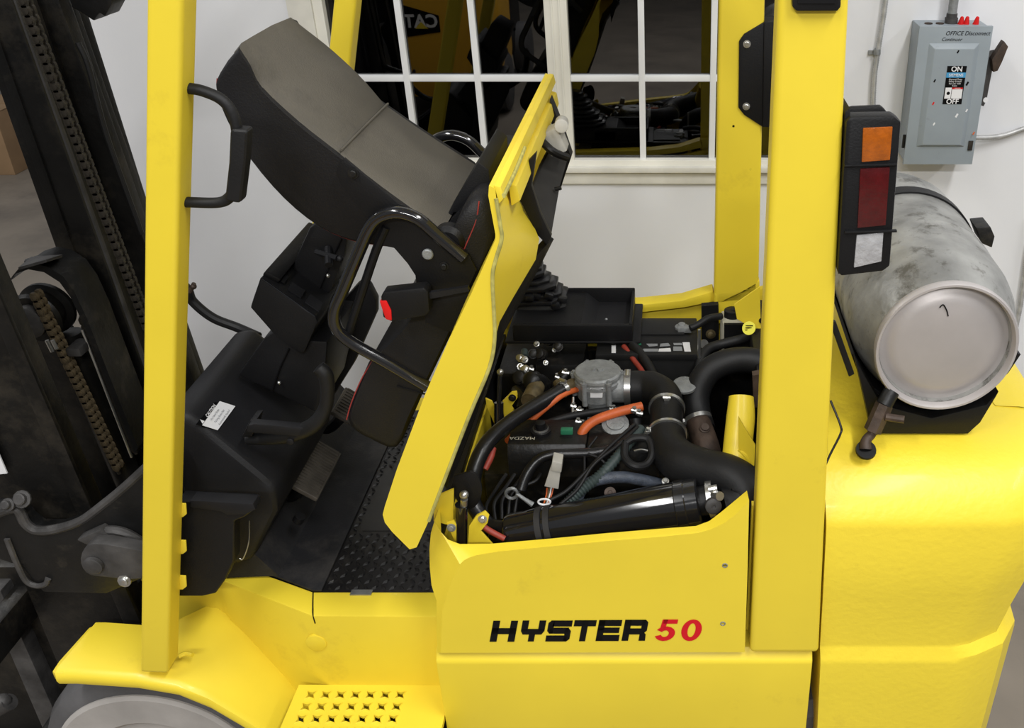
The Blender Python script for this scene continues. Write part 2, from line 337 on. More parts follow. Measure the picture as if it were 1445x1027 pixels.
# ---- front fender: curved sheet following the wheel
prof = [(75, 950), (100, 950), (130, 952), (188, 956), (246, 966), (292, 985), (331, 1008), (370, 1032), (405, 1060), (425, 1085)]
top = [P(x, y, 0.0) for x, y in prof]
yi = PZ(107, 880, top[0].z).y
def frow(p, k):
    y = {0: (0.004, -0.034), 1: (0.0, -0.022), 2: (0.004, -0.006), 3: (0.016, 0.0)}[k]
    return p + Vector((0, y[0], y[1]))
loops = []
for i, p in enumerate(top):
    deep = yi if i < 4 else 0.25
    sh = 0.03 if i == 0 else 0.0
    back = p + Vector((0.0, deep, 0.004)); 
    lp = [frow(p, k) for k in range(4)] + [back] + [back - Vector((0, 0, 0.006))] + [p + Vector((0, 0.02, -0.008)), p + Vector((0, 0.01, -0.034))]
    if i == 0: lp = [q + Vector((0.0 if q.y < 0.012 else (q.y - 0.012) * 0.12, 0, 0)) for q in lp]
    loops.append(lp)
# spread the inner side over the angled sill
fd = mk('front_fender', g_loft(loops), 'yel', FL, 0, 50)
fb = mk('fender_nose', g_prism([top[0] + Vector((0, 0.004, -0.004)), top[0] + Vector((-0.012, 0.012, -0.008)), top[0] + Vector((-0.012, 0.04, -0.006)), top[0] + Vector((0.005, yi - 0.01, 0.0)), top[0] + Vector((0.02, yi, 0.0)), top[0] + Vector((0.02, 0.004, -0.004))], (0, 0, -0.024)), 'yel', fd, 0.004)
mk('weld_bead', g_tube([PZ(252, 926, 0.592), PZ(262, 922, 0.592), PZ(272, 924, 0.592)], 0.005, 8), 'yel', fd)

# ---- front wheel
wc = Vector((P(190, 1003, 0.02).x, 0.03, 0.267))
wh = mk('front_tyre', g_lathe(wc + Vector((0, 0.01, 0)), (0, 1, 0), [(0, 0.15), (0.0, 0.225), (0.004, 0.238), (0.02, 0.258), (0.045, 0.267), (0.16, 0.267), (0.18, 0.25)], 64), 'tyre', FL, 0, 25)
mk('tyre_sidewall', g_lathe(wc, (0, 1, 0), [(0.008, 0.14), (0.0, 0.15), (0.0, 0.218), (0.006, 0.226), (0.012, 0.226)], 64), 'tyreface', wh)
mk('wheel_hub', g_lathe(wc + Vector((0, 0.004, 0)), (0, 1, 0), [(0, 0.05), (0, 0.08), (0.03, 0.14), (0.05, 0.14)], 40), 'yel', wh)
for yy, x, r in ((0.80, wc.x, 0.267), (0.06, 0.36, 0.22), (0.72, 0.36, 0.22)):
    t = mk('tyre', g_lathe((x, yy, r), (0, 1, 0), [(0, r * .55), (0, r * .86), (0.02, r), (0.13, r), (0.15, r * .86), (0.15, r * .55)], 48), 'tyre', FL, 0, 25)
mk('fender_far', g_prism([Vector((p.x, FY - 0.18, p.z)) for p in top] + [Vector((p.x, FY - 0.18, p.z - 0.01)) for p in reversed(top)], (0, 0.18, 0)), 'yel', FL)

# ---- side panel with bevelled rim and wrapped front corner
innr = [(617, 921, .006), (616, 885, .008), (616, 848, .014), (609, 826, .03), (606.5, 800, .04), (606, 775, .045), (608, 752, .05), (613, 735, .05), (620, 748, .045), (632, 761, .035), (649, 767.5, .028), (694, 767, .026), (775, 760, .026), (857, 752, .026), (930, 746, .026), (982, 742, .026), (1001, 735, .026), (1018, 722, .026), (1036, 707, .026), (1054, 692, .026)]
crea = [(622, 921), (623, 890), (624, 862), (631, 838), (636, 824), (641, 812), (645, 803), (649, 796), (654, 791), (661, 787), (673, 783), (704, 778), (785, 770), (860, 763), (935, 757), (984, 752), (1003, 747), (1022, 738), (1040, 724), (1057, 706)]
ri = [P(*q) for q in innr]; ro = [P(x, y, 0.0) for x, y in crea]; k_ = len(ri)
front = g_prism(ro + [P(1055, 800, 0), P(1051, 920, 0)], (0, 0.005, 0))
strip = (ri + ro, [(i, i + 1, k_ + i + 1, k_ + i) for i in range(k_ - 1)])
back = [p + (Vector((0, 0.004, -0.03)) if i > 7 else Vector((0, 0.05, 0))) for i, p in enumerate(ri)]
lipb = (ri + back, [(i, i + 1, k_ + i + 1, k_ + i) for i in range(k_ - 1)])
sp = mk('side_panel', g_join(front, strip, lipb), 'yel', FL, 0, 45)
for x, y in ((1023, 797), (1020, 879)):
    sb = mk('screw', g_lathe(P(x, y, 0.001), (0, -1, 0), [(0, 0.0055), (0.002, 0.0055), (0.0025, 0.004), (0.001, 0.0035)], 14), 'alu', sp)

# HYSTER 50 decal built from strokes; unit box per letter, y up
def strokes(L):
    q = []
    def bar(x0, y0, x1, y1): q.append([(x0, y0), (x1, y0), (x1, y1), (x0, y1)])
    t, s = 0.29, 0.28
    if L == 'H': bar(0, 0, s, 1); bar(1 - s, 0, 1, 1); bar(0, .36, 1, .36 + t)
    if L == 'Y': bar(.37, 0, .63, .45); bar(0, .5, s, 1); bar(1 - s, .5, 1, 1); q.append([(0, .5), (.1, .33), (.9, .33), (1, .5), (1, .6), (0, .6)])
    if L == 'S':
        bar(0, 0, .88, t); bar(.1, .37, .9, .37 + t); bar(.1, 1 - t, 1, 1); q.append([(.75, .05), (.88, 0), (1, .12), (1, .5), (.9, .62), (.75, .62)]); q.append([(0, .5), (.1, .38), (.25, .38), (.25, 1), (.12, 1), (0, .88)])
    if L == 'T': bar(.36, 0, .64, 1); bar(0, 1 - t, 1, 1)
    if L == 'E': bar(0, 0, s, 1); bar(0, 0, 1, t); bar(0, .38, .95, .38 + t * .9); bar(0, 1 - t, 1, 1)
    if L == 'R':
        bar(0, 0, s, 1); bar(0, 1 - t, .88, 1); bar(.1, .3, .9, .3 + t); q.append([(.74, .35), (.88, .35), (1, .48), (1, .88), (.88, 1), (.74, 1)]); q.append([(.72, 0), (1, 0), (.98, .3), (.88, .42), (.72, .42)])
    return q
def arc(cx, cy, rx, ry, a0, a1, wx, wy, n=10):
    q = []
    for i in range(n):
        u, w_ = R(a0 + (a1 - a0) * i / n), R(a0 + (a1 - a0) * (i + 1) / n)
        q.append([(cx + rx * math.cos(u), cy + ry * math.sin(u)), (cx + rx * math.cos(w_), cy + ry * math.sin(w_)), (cx + (rx - wx) * math.cos(w_), cy + (ry - wy) * math.sin(w_)), (cx + (rx - wx) * math.cos(u), cy + (ry - wy) * math.sin(u))])
    return q
def decal(polys, x0, x1, ytop, ybot, sh, name, m):
    vs, fs = [], []
    for q in polys:
        o = len(vs)
        for x, y in q:
            vs.append(P(x0 + (x1 - x0 - sh) * x + sh * y, ybot + (ytop - ybot) * y, -0.0008))
        fs.append(tuple(range(o, o + len(q))))
    flat(name, (vs, fs), m, sp)
k = 2.89
for L, x0, x1, dy in (('H', 320, 437, 1), ('Y', 440, 552, 0), ('S', 547, 660, 0), ('T', 652, 758, -1), ('E', 752, 862, -2), ('R', 858, 970, -3)):
    decal(strokes(L), 580 + x0 / k, 580 + x1 / k, 740 + (391 + dy) / k, 740 + (477 + dy) / k, 5.5, 'letter', 'ink')
five = [[(.2, .48), (.46, .48), (.5, 1), (.24, 1)], [(.3, .80), (1, .80), (1, 1), (.3, 1)]] + arc(.5, .34, .5, .34, -160, 150, .31, .19, 14)
zero = arc(.5, .5, .5, .5, 0, 360, .31, .18, 28)
decal(five, 580 + 987 / k, 580 + 1090 / k, 740 + 387 / k, 740 + 475 / k, 7, 'numeral', 'redink')
decal(zero, 580 + 1094 / k, 580 + 1194 / k, 740 + 387 / k, 740 + 475 / k, 6, 'numeral', 'redink')

# ---- far side of the body
fp = [(905, 428), (960, 422), (985, 415), (1006, 410), (1010, 470), (905, 470)]
mk('far_side_rail', g_join(g_pp([(700, 436), (905, 430), (962, 424), (1006, 411), (1010, 425), (966, 434), (905, 441), (700, 446)], FY - 0.03, FY + 0.02), g_pp([(700, 444), (905, 440), (966, 433), (1010, 424), (1012, 600), (700, 600)], FY, FY + 0.02)), 'yel', FL, 0.003)
mk('far_corner_flange', g_join(g_pp([(1008, 414), (1045, 410), (1072, 396), (1072, 408), (1048, 424), (1012, 428)], FY - 0.05, FY + 0.02), g_pp([(1008, 426), (1100, 400), (1105, 600), (1010, 600)], FY - 0.02, FY + 0.0)), 'yel', FL, 0.003)
mk('firewall', g_bb(-0.475, -0.455, 0.06, FY - 0.04, 0.36, 0.90), 'blk', FL)
mk('bulkhead_paint', g_bb(-0.455, -0.450, 0.06, 0.60, 0.40, 0.88), 'yel', FL)
mk('far_cab_sill', g_bb(-1.0, -0.483, FY - 0.07, FY, 0.45, ZF), 'yel', FL, 0.004)
mk('engine_bay_far_liner', g_bb(-0.455, 0.28, FY - 0.06, FY - 0.035, 0.36, 0.86), 'eng', FL)

# ---- counterweight
def cw_loop(z, ins, lo=0.0):
    x0 = 0.298 - (z - 0.66) * 0.04
    y0, x1 = ins, 0.765 - ins * .3 + lo
    c = [(x0, y0), (x1 - 0.17, y0), (x1 - 0.125, y0 + 0.012), (x1 - 0.06, y0 + 0.045), (x1 - 0.016, y0 + 0.11), (x1, 0.27)]
    return [Vector((x, y, z)) for x, y in c + [(x, FY - y) for x, y in reversed(c)]]
lv = [(0.30, 0.004, -0.03), (0.62, 0.004, -0.02), (0.632, 0.006, -0.02), (0.652, 0.018, -0.03), (0.66, 0.019, -0.03), (0.80, 0.012, 0.0), (0.965, 0.010, 0.03), (0.985, 0.016, 0.03), (1.025, 0.05, 0.03), (1.05, 0.085, 0.03), (1.065, 0.13, 0.02), (1.072, 0.19, 0.0), (1.074, 0.25, -0.03)]
cw = mk('counterweight', g_loft([cw_loop(z, i, l) for z, i, l in lv]), 'yelcast', FL, 0, 26)
mk('counterweight_notch', g_tube([P(1163, 660, 0.02), P(1172, 640, 0.05), P(1186, 612, 0.1), P(1186, 600, 0.11), P(1172, 565, 0.14)], 0.0022, 8), 'blkm', cw)

# ---- overhead guard
gx = lambda z: -1.05 + (z - 0.598) * 0.2732
def leg(name, pts_bot, pts_top, y0, y1, bev, parent=FL):
    (xa, za), (xb, zb) = pts_bot; (xc, zc), (xd, zd) = pts_top
    lo = [Vector((xa, y0, za)), Vector((xb, y0, zb)), Vector((xb, y1, zb)), Vector((xa, y1, za))]
    hi = [Vector((xc, y0, zc)), Vector((xd, y0, zd)), Vector((xd, y1, zd)), Vector((xc, y1, zc))]
    return mk(name, g_loft([lo, hi]), 'yel', parent, bev, seg=4)
ZT = 2.36
fb_l, ft_l = P(198, 951, 0.0), P(206, 0, 0.0); fb_r, ft_r = P(238, 954, 0.0), P(258, 0, 0.0)
ext = lambda b, t, z: b.x + (t.x - b.x) * (z - b.z) / (t.z - b.z)
F0 = ((fb_l.x, 0.60), (fb_r.x, 0.597)); F1 = ((ext(fb_l, ft_l, ZT), ZT), (ext(fb_r, ft_r, ZT), ZT))
leg('front_guard_leg', F0, F1, 0.0, 0.052, 0.009)
leg('front_guard_leg', F0, F1, FY - 0.06, FY - 0.005, 0.009)
rb_l, rt_l = P(1058, 922, 0.0), P(1098, 0, 0.0); rb_r, rt_r = P(1155, 924, 0.0), P(1198, 0, 0.0)
R0 = ((rb_l.x, 0.657), (rb_r.x, 0.657)); R1 = ((ext(rb_l, rt_l, ZT), ZT), (ext(rb_r, rt_r, ZT), ZT))
leg('rear_guard_leg', R0, R1, -0.002, 0.06, 0.012)
q0, q1 = P(1008, 412, FY - 0.05), P(1015, 0, FY - 0.05); q2, q3 = P(1072, 400, FY - 0.05), P(1080, 0, FY - 0.05)
rl = leg('rear_guard_leg', ((q0.x, q0.z - 0.1), (q2.x, q2.z - 0.1)), ((ext(q0, q1, ZT), ZT), (ext(q2, q3, ZT), ZT)), FY - 0.05, FY, 0.008)
mk('roof_rail', g_bb(F1[0][0], R1[1][0], 0, 0.06, ZT - 0.001, ZT + 0.05), 'yel', FL, 0.008)
mk('roof_rail', g_bb(F1[0][0], R1[1][0], FY - 0.06, FY, ZT - 0.001, ZT + 0.05), 'yel', FL, 0.008)
for i in range(7):
    x = F1[0][0] + 0.03 + i * 0.125
    mk('roof_bar', g_bb(x, x + 0.025, 0.05, FY - 0.05, ZT + 0.005, ZT + 0.045), 'yel', FL)
for x, y in ((1035, 178), (1059, 239)):
    mk('small_hole_plug', g_lathe(P(x, y, FY - 0.0495), (0, -1, 0), [(0, 0.003), (0.0005, 0.003)], 10), 'ink', rl)
# hinge plates of the front leg seen against the black cowl cover
for y in (720, 772, 822):
    mk('guard_leg_tab', g_pp([(250, y - 10), (262, y - 9), (263, y + 6), (258, y + 10), (250, y + 10)], 0.046, 0.050), 'yel', FL, 0.002)
# small marker lamp at the top of the rear leg
ml = mk('marker_lamp', g_pp([(1118, -30), (1187, -30), (1187, 10), (1182, 16), (1124, 16), (1118, 10)], -0.014, 0.0), 'blk', FL, 0.004)
mk('lens', g_pp([(1126, -24), (1179, -24), (1179, 5), (1126, 5)], -0.016, -0.01), 'gloss', ml)

# ---- tail lamp cluster
tl = mk('tail_lamp', g_join(g_pp([(1194, 172), (1200, 165), (1262, 164), (1272, 172), (1256, 376), (1246, 383), (1187, 390), (1182, 384)], -0.012, 0.02)), 'blk', FL, 0.005)
tb = mk('lamp_bracket', g_pp([(1194, 162), (1200, 152), (1244, 150), (1252, 158), (1250, 250), (1190, 250)], 0.07, 0.085), 'blk', tl, 0.004)
mk('lamp_bracket', g_pp([(1192, 158), (1200, 152), (1200, 380), (1183, 388)], 0.0, 0.08), 'blk', tl, 0.003)
for nm, q, m in (('amber_lens', [(1218, 181), (1260, 179), (1256, 226), (1216, 229)], 'amber'), ('red_lens', [(1214, 238), (1256, 236), (1250, 318), (1210, 322)], 'redl'), ('clear_lens', [(1209, 332), (1247, 328), (1244, 369), (1205, 378)], 'clear')):
    mk(nm, g_pp(q, -0.0145, -0.008), m, tl, 0.0015)
for y0, y1 in ((231, 234), (325, 328)):
    mk('lamp_rib', g_pp([(1192, y0 + 2), (1266, y0), (1266, y1), (1192, y1 + 2)], -0.017, -0.01), 'blk', tl, 0.001)
# black lamp plate on the far leg
fl_ = mk('far_lamp_plate', g_pp([(1043, 58), (1050, 48), (1080, 30), (1096, 30), (1096, 180), (1076, 179), (1050, 162), (1042, 152)], FY - 0.055, FY - 0.049), 'blk', FL, 0.002)
mk('far_tail_lamp', g_pp([(1078, 30), (1130, 28), (1130, 178), (1076, 180)], FY - 0.06, FY), 'blk', fl_, 0.004)
for x, y in ((1054, 62), (1053, 150)):
    mk('bolt', g_bolt(P(x, y, FY - 0.055), (0, -1, 0), 0.006, 0.006), 'steel', fl_)
# ---- grab handle on the front leg
gh = mk('grab_handle', g_tube([P(262, 124, 0.03), P(285, 128, 0.03), P(312, 140, 0.03), P(328, 160, 0.03), P(335, 190, 0.03), P(333, 230, 0.03), P(330, 265, 0.03), P(322, 280, 0.03), P(305, 286, 0.03), P(262, 285, 0.03)], 0.0085, 12), 'rub', FL)
mk('grip_sleeve', g_join(g_pp([(324, 182), (349, 184), (346, 230), (339, 288), (316, 284), (322, 230)], 0.016, 0.044)), 'rub', gh, 0.007, seg=3)

# ================================================================== HOOD (open)
HW = 0.75                                                    # hood width across the truck
# near profile: outer silhouette (top skin) and skirt edge
sil = [(690, 262), (689, 276), (699, 330), (699, 338), (666, 412), (633, 480), (600, 556), (560, 662), (543, 714), (540, 726), (543, 737), (553, 750), (578, 775)]
edg = [(699, 266), (700, 280), (706, 318), (708, 337), (700, 365), (695, 390), (697, 440), (698, 478), (690, 520), (660, 592), (630, 668), (605, 735), (588, 772)]
so = [P(x, y, 0.0) for x, y in sil]; eo = [P(x, y, 0.0) for x, y in edg]
n = len(so); th = Vector((0, 0.012, 0))
# near skirt plate
v = so + eo + [p + th for p in so] + [p + th for p in eo]; f = []
for i in range(n - 1):
    f += [(i, i + 1, n + i + 1, n + i), (2 * n + i, 3 * n + i, 3 * n + i + 1, 2 * n + i + 1), (n + i, n + i + 1, 3 * n + i + 1, 3 * n + i), (i, 2 * n + i, 2 * n + i + 1, i + 1)]
f += [(0, n, 3 * n, 2 * n), (n - 1, 3 * n - 1, 4 * n - 1, 2 * n - 1)]
hood = mk('hood', (v, f), 'yel', FL, 0, 40)
hood['label'] = 'raised yellow engine hood standing on its front edge'
# top skin across to the far side (2 cm inside the outline so it stays a shell)
dirn = Vector((0.94, 0, -0.34))
sk = so[:12]; inn = [p + dirn * 0.008 for p in sk]; lp = sk + inn[::-1]
mk('top_skin', g_prism([p + Vector((0, 0.004, 0)) for p in lp], (0, HW - 0.004, 0)), 'yel', hood, 0, 40)
# far skirt
mk('far_skirt', g_prism([p + Vector((0, HW - 0.012, 0)) for p in so + eo[::-1]], (0, 0.012, 0)), 'yel', hood)
# inner stiffening wall behind the near skirt and rear lip
hp0 = P(699, 338, 0.0); pn = Vector((0.94, 0, -0.34)).normalized()
ru = [(703, 262), (770, 97), (780, 140), (757, 232), (742, 258)]
edgew = [P(x, y, -0.0006) for x, y in ((700, 280), (706, 318), (708, 337), (700, 365), (695, 390), (697, 440), (698, 478), (690, 520), (660, 592), (605, 735))]
wl_ = g_tube(edgew, 0.0032, 8, 4)
mk('worn_edge', wl_, 'edge', hood)
rim_near, rim_far = P(697, 262, 0.0), P(697, 262, 0.0) + Vector((0, HW, 0))
mk('rear_lip', g_prism([rim_near, rim_near + Vector((0.010, 0, -0.002)), rim_near + Vector((0.014, 0, -0.02)), rim_near + Vector((0.005, 0, -0.03))], (0, HW, 0)), 'yel', hood, 0.002)
mk('lip_seal', g_tube([rim_near + Vector((0.013, 0.0, -0.016)), rim_near + Vector((0.014, 0.12, -0.016)), rim_near + Vector((0.013, 0.24, -0.014))], 0.004, 8), 'edge', hood)
mk('rear_flange', g_prism([rim_near + Vector((0.004, 0.10, -0.03)), rim_near + Vector((0.018, 0.10, -0.034)), rim_near + Vector((0.022, 0.10, -0.06)), rim_near + Vector((0.006, 0.10, -0.07))], (0, HW - 0.13, 0)), 'yel', hood, 0.003)
# folded inner panel seen from below, from skirt edge inwards
ia = [P(x, y, 0.010) for x, y in ((703, 275), (708, 318), (709, 338), (702, 366), (697, 392), (698, 440), (699, 476))]
Yb = [0.30, 0.27, 0.25, 0.22, 0.20, 0.12, 0.05]
bpx = [(729, 262), (741, 295), (752, 316), (761, 337), (756, 366), (724, 420), (705, 454)]
ib = [P(x, y, Y) for (x, y), Y in zip(bpx, Yb)]
v = ia + ib; k = len(ia); f = [(i, i + 1, k + i + 1, k + i) for i in range(k - 1)]
v2 = [p + Vector((-0.004, 0.004, 0)) for p in v]; f2 = [tuple(reversed(q)) for q in f]
mk('inner_stiffener', g_join((v, f), (v2, f2)), 'yel', hood, 0, 40)
# black seat deck plate under the hood
deck = mk('deck_plate', g_loft([[P(x, y, Y) for x, y, Y in ((741, 292, .26), (772, 346, .26), (778, 330, .30), (790, 262, .44), (801, 224, .56), (779, 203, .60), (764, 232, .5))], [P(x, y, Y) + Vector((-0.004, 0.004, 0)) for x, y, Y in ((741, 292, .26), (772, 346, .26), (778, 330, .30), (790, 262, .44), (801, 224, .56), (779, 203, .60), (764, 232, .5))]]), 'foam', hood)
mk('deck_flange', g_pp([(741, 232), (725, 266), (758, 332), (772, 346), (778, 334), (762, 300), (750, 262), (757, 215)], 0.24, 0.256), 'blk', hood, 0.002)
de = [(757, 362, .22), (772, 345, .26), (782, 337, .30), (764, 372, .24), (712, 468, .12), (668, 600, .10), (645, 660, .09), (630, 690, .09), (640, 650, .08), (690, 512, .08), (702, 452, .10)]
mk('deck_edge', g_loft([[P(*q) for q in de], [P(*q) + Vector((-0.012, 0.02, 0)) for q in de]]), 'blk', hood, 0.001)
# hood latch
lq = P(783, 205, 0.52)
lat = mk('hood_latch', g_join(g_box(P(784, 196, 0.5), (0.034, 0.05, 0.05), Matrix.Rotation(R(-20), 3, 'Y')), g_cyl(P(792, 178, 0.46), P(793, 172, 0.56), 0.014, 12), g_cyl(P(777, 205, 0.48), P(777, 205, 0.56), 0.012, 12)), 'greyc', hood, 0.005)
mk('latch_arm', g_join(g_tube([P(765, 200, 0.46), P(778, 212, 0.45), P(789, 218, 0.46), P(800, 222, 0.48)], 0.008, 10)), 'blkm', hood)
mk('latch_bracket', g_pp([(776, 140), (788, 170), (806, 222), (798, 245), (790, 270), (786, 240), (795, 212), (778, 175)], 0.62, 0.66), 'blk', hood)
mk('stud', g_cyl(P(783, 267, 0.4), P(792, 265, 0.4), 0.004, 10), 'blkm', hood)

# ================================================================== SEAT
YS0, YS1 = 0.2, 0.62
def cushion(pxs, Y0, Y1, ins, steps=((0, 1.0), (0.35, 0.35), (1.0, 0.0)), bulge=0.03):
    base = [P(x, y, Y0) for x, y in pxs]; base = spline(base + [base[0]], 3)[:-1]; c = sum(base, Vector()) / len(base); loops = []
    for t, k in steps: loops.append([Vector((p.x + (c.x - p.x) * ins * k, Y0 + t * bulge, p.z + (c.z - p.z) * ins * k)) for p in base])
    for t, k in reversed(steps): loops.append([Vector((p.x + (c.x - p.x) * ins * k, Y1 - t * bulge, p.z + (c.z - p.z) * ins * k)) for p in base])
    return g_loft(loops)
cush = mk('seat_cushion', cushion([(688, 283), (668, 280), (650, 298), (632, 345), (606, 400), (575, 455), (540, 492), (520, 512), (503, 548), (489, 585), (487, 600), (497, 615), (520, 628), (556, 640), (575, 600), (600, 548), (640, 465), (697, 342)], YS0, YS1, 0.10), 'vinyl', FL, 0, 60)
mk('stitching', g_tube([P(527, 507, YS0 + 0.004), P(510, 535, YS0 + 0.004), P(496, 568, YS0 + 0.004), P(489, 592, YS0 + 0.006)], 0.0012, 6), 'stitch', cush)
mk('stitching', g_tube([P(676, 284, YS0 + 0.003), P(672, 310, YS0 + 0.001), P(660, 340, YS0), P(650, 362, YS0)], 0.0012, 6), 'stitch', cush)
mk('cushion_panel_seam', g_tube([P(560, 545, YS0 - 0.001), P(585, 552, YS0 - 0.001), P(600, 556, YS0 - 0.001)], 0.002, 6), 'blk', cush)
# backrest: side profile near, narrower across at the top
bk_rear = [(334, 67), (350, 92), (367, 124), (420, 174), (476, 218), (540, 268), (623, 328)]
bk_front = [(318, 86), (303, 112), (304, 130), (318, 170), (352, 226), (400, 282), (450, 322), (500, 343), (560, 352)]
far_rear = [(413, 34), (432, 38), (452, 50), (520, 97), (566, 130), (620, 175), (679, 224)]
nr = [P(x, y, YS0 + 0.01) for x, y in bk_rear]; nf = [P(x, y, YS0 + 0.01) for x, y in bk_front]
Yf = [P(623, 328, YS0).y] 
def depth_for(pn_, qx):                                      # Y where the same X shows at pixel column/row of the far edge
    lo, hi = 0.2, 1.0
    for _ in range(40):
        mid = (lo + hi) / 2; d = (mid + DCAM) * _c - (pn_.z - HCAM) * _s
        if CXP + FPX * pn_.x / d < qx: lo = mid
        else: hi = mid
    return lo
top_near = P(334, 67, YS0 + 0.01)
prof3 = [(p.x, p.z) for p in spline(nr, 3)] + [(p.x, p.z) for p in reversed(spline(nf, 3))]
def bl(Y, ins):
    cxm = sum(q[0] for q in prof3) / len(prof3); czm = sum(q[1] for q in prof3) / len(prof3)
    return [Vector((x + (cxm - x) * ins, Y if Y < 0.4 else Y - tap(z), z + (czm - z) * ins)) for x, z in prof3]
def tap(z): return 0.13 * max(0.0, min(1.0, (z - 1.42) / 0.36))        # the back narrows towards its top
YB1 = 0.62
bkr = mk('seat_backrest', g_loft([bl(YS0 + 0.01, 0.05), bl(YS0 + 0.013, 0.02), bl(YS0 + 0.02, 0.006), bl(YS0 + 0.03, 0.0), bl(YB1 - 0.03, 0.0), bl(YB1 - 0.012, 0.012), bl(YB1, 0.04)]), 'vinyl', FL, 0, 50)
# dusty rear cover lying on the rear line, with a cross seam
def off(p, d): return p + d
rn = spline([P(x, y, YS0 + 0.016) for x, y in bk_rear], 3)
def rear_cover(i0, i1, lift):
    loops = []
    for i in range(i0, i1 + 1):
        p = rn[i]; fr_ = min(1.0, i / 12)
        q_ = (rn[0].lerp(rn[12], fr_) + Vector((0.62, 0, 0.78)) * (0.014 * math.sin(math.pi * fr_))) if i < 12 else p
        nvec = Vector((0.62, 0, 0.78)); a_ = p + nvec * lift
        yb = YB1 - tap(p.z)
        loops.append([p + nvec * -0.01, a_ + Vector((0, 0.002, -lift)), a_ + Vector((0, 0.012, 0)), a_.lerp(q_ + nvec * (lift + 0.004), 0.75) + Vector((0, 0.06, 0)), q_ + nvec * (lift + 0.006) + Vector((0, (yb - YS0) / 2, 0)), Vector((q_.x, yb - 0.025, q_.z)) + nvec * lift, Vector((q_.x, yb - 0.008, q_.z - lift * 2)), Vector((p.x, yb - 0.006, p.z)) + nvec * -0.01])
    return g_loft(loops)
mk('backrest_rear_cover', rear_cover(0, 12, 0.006), 'vback', bkr, 0, 50)
mk('backrest_rear_cover', rear_cover(12, 18, 0.007), 'vback', bkr, 0, 50)
mk('cross_seam', g_tube([P(478, 219, YS0 + 0.02) + Vector((0.006, 0, 0.009)), P(478, 219, YS0 + 0.02) + Vector((0.010, 0.15, 0.013)), P(478, 219, YS0 + 0.02) + Vector((0.006, YB1 - tap(P(478, 219, YS0).z) - YS0 - 0.035, 0.009))], 0.0022, 8), 'vback', bkr)
bc_ = Vector((sum(q[0] for q in prof3) / len(prof3), 0, sum(q[1] for q in prof3) / len(prof3)))
mk('stitching', g_tube([Vector((p.x + (bc_.x - p.x) * 0.006, YS0 + 0.019, p.z + (bc_.z - p.z) * 0.006)) for p in nf[1:]], 0.0016, 6), 'stitch', bkr)
# head corner cap of the rear cover
# bracket plates, hip restraints, buckle
def bracket(Y):
    b_ = mk('seat_bracket', g_pp([(486, 223), (478, 230), (474, 242), (479, 258), (505, 292), (523, 314), (530, 345), (556, 350), (575, 372), (592, 398), (606, 414), (640, 412), (662, 404), (672, 382), (662, 360), (645, 345), (616, 325), (560, 285)], Y, Y + 0.006), 'blk', FL, 0.0015)
    return b_
br = bracket(YS0 - 0.022)
for x, y, r in ((499, 244, 0.008), (567, 296, 0.008), (627, 375, 0.007)):
    mk('bolt', g_bolt(P(x, y, YS0 - 0.022), (0, -1, 0), r * .8, 0.007), 'blkm', br)
mk('pivot_bolt', g_lathe(P(604, 358, YS0 - 0.022), (0, -1, 0), [(0, 0.010), (0.004, 0.010), (0.006, 0.008)], 20), 'alu', br)
mk('lower_bracket', g_pp([(600, 412), (658, 405), (665, 420), (640, 470), (600, 455)], YS0 - 0.02, YS0 - 0.014), 'blk', br, 0.001)
hipx = [(655, 364), (616, 331), (590, 309), (562, 300), (536, 306), (521, 322), (505, 358), (484, 408), (472, 438), (474, 462), (494, 482), (545, 511), (604, 546)]
hb = mk('hip_restraint', g_tube([P(x, y, YS0 - 0.035) for x, y in hipx], 0.0115, 14, 5), 'gloss', FL)
mk('inner_strut', g_tube([P(545, 320, YS0 - 0.02), P(530, 355, YS0 - 0.02), P(505, 430, YS0 - 0.02), P(492, 470, YS0 - 0.02)], 0.008, 10), 'blk', hb)
farh = [P(x, y, YS0 - 0.035) + Vector((0, YS1 - YS0 + 0.05, 0)) for x, y in hipx]
mk('hip_restraint', g_tube(farh, 0.0115, 14, 5), 'gloss', FL)
bu = mk('belt_buckle', g_pp([(537, 419), (541, 412), (598, 406), (604, 412), (606, 440), (600, 446), (552, 454), (540, 448)], YS0 - 0.06, YS0 - 0.03), 'blk', FL, 0.004)
mk('release_button', g_pp([(535, 425), (545, 424), (552, 438), (553, 453), (544, 451), (539, 437)], YS0 - 0.062, YS0 - 0.034), 'red', bu, 0.003)
mk('belt_stalk', g_pp([(600, 414), (660, 405), (662, 411), (606, 422)], YS0 - 0.05, YS0 - 0.04), 'blk2', bu)
mk('seat_adjuster', g_join(g_pp([(675, 228), (690, 240), (692, 262), (660, 300), (640, 300), (625, 330), (622, 322), (640, 285)], 0.28, 0.5)), 'blk', FL, 0.003)
mk('seat_gap_dark_filler', g_pp([(598, 338), (622, 325), (650, 296), (668, 300), (660, 350), (640, 400), (590, 420), (585, 380)], YS0 + 0.06, YS0 + 0.3), 'blk', FL)  # dark block added to keep the gap under the backrest black
mk('recline_pivot', g_lathe(P(636, 335, YS0 + 0.02), (0, -1, 0), [(0, 0.03), (0.02, 0.03), (0.03, 0.022)], 24), 'blk', FL)
mk('adjuster_knob', g_sph(P(671, 247, 0.42), 0.006), 'brass', FL)

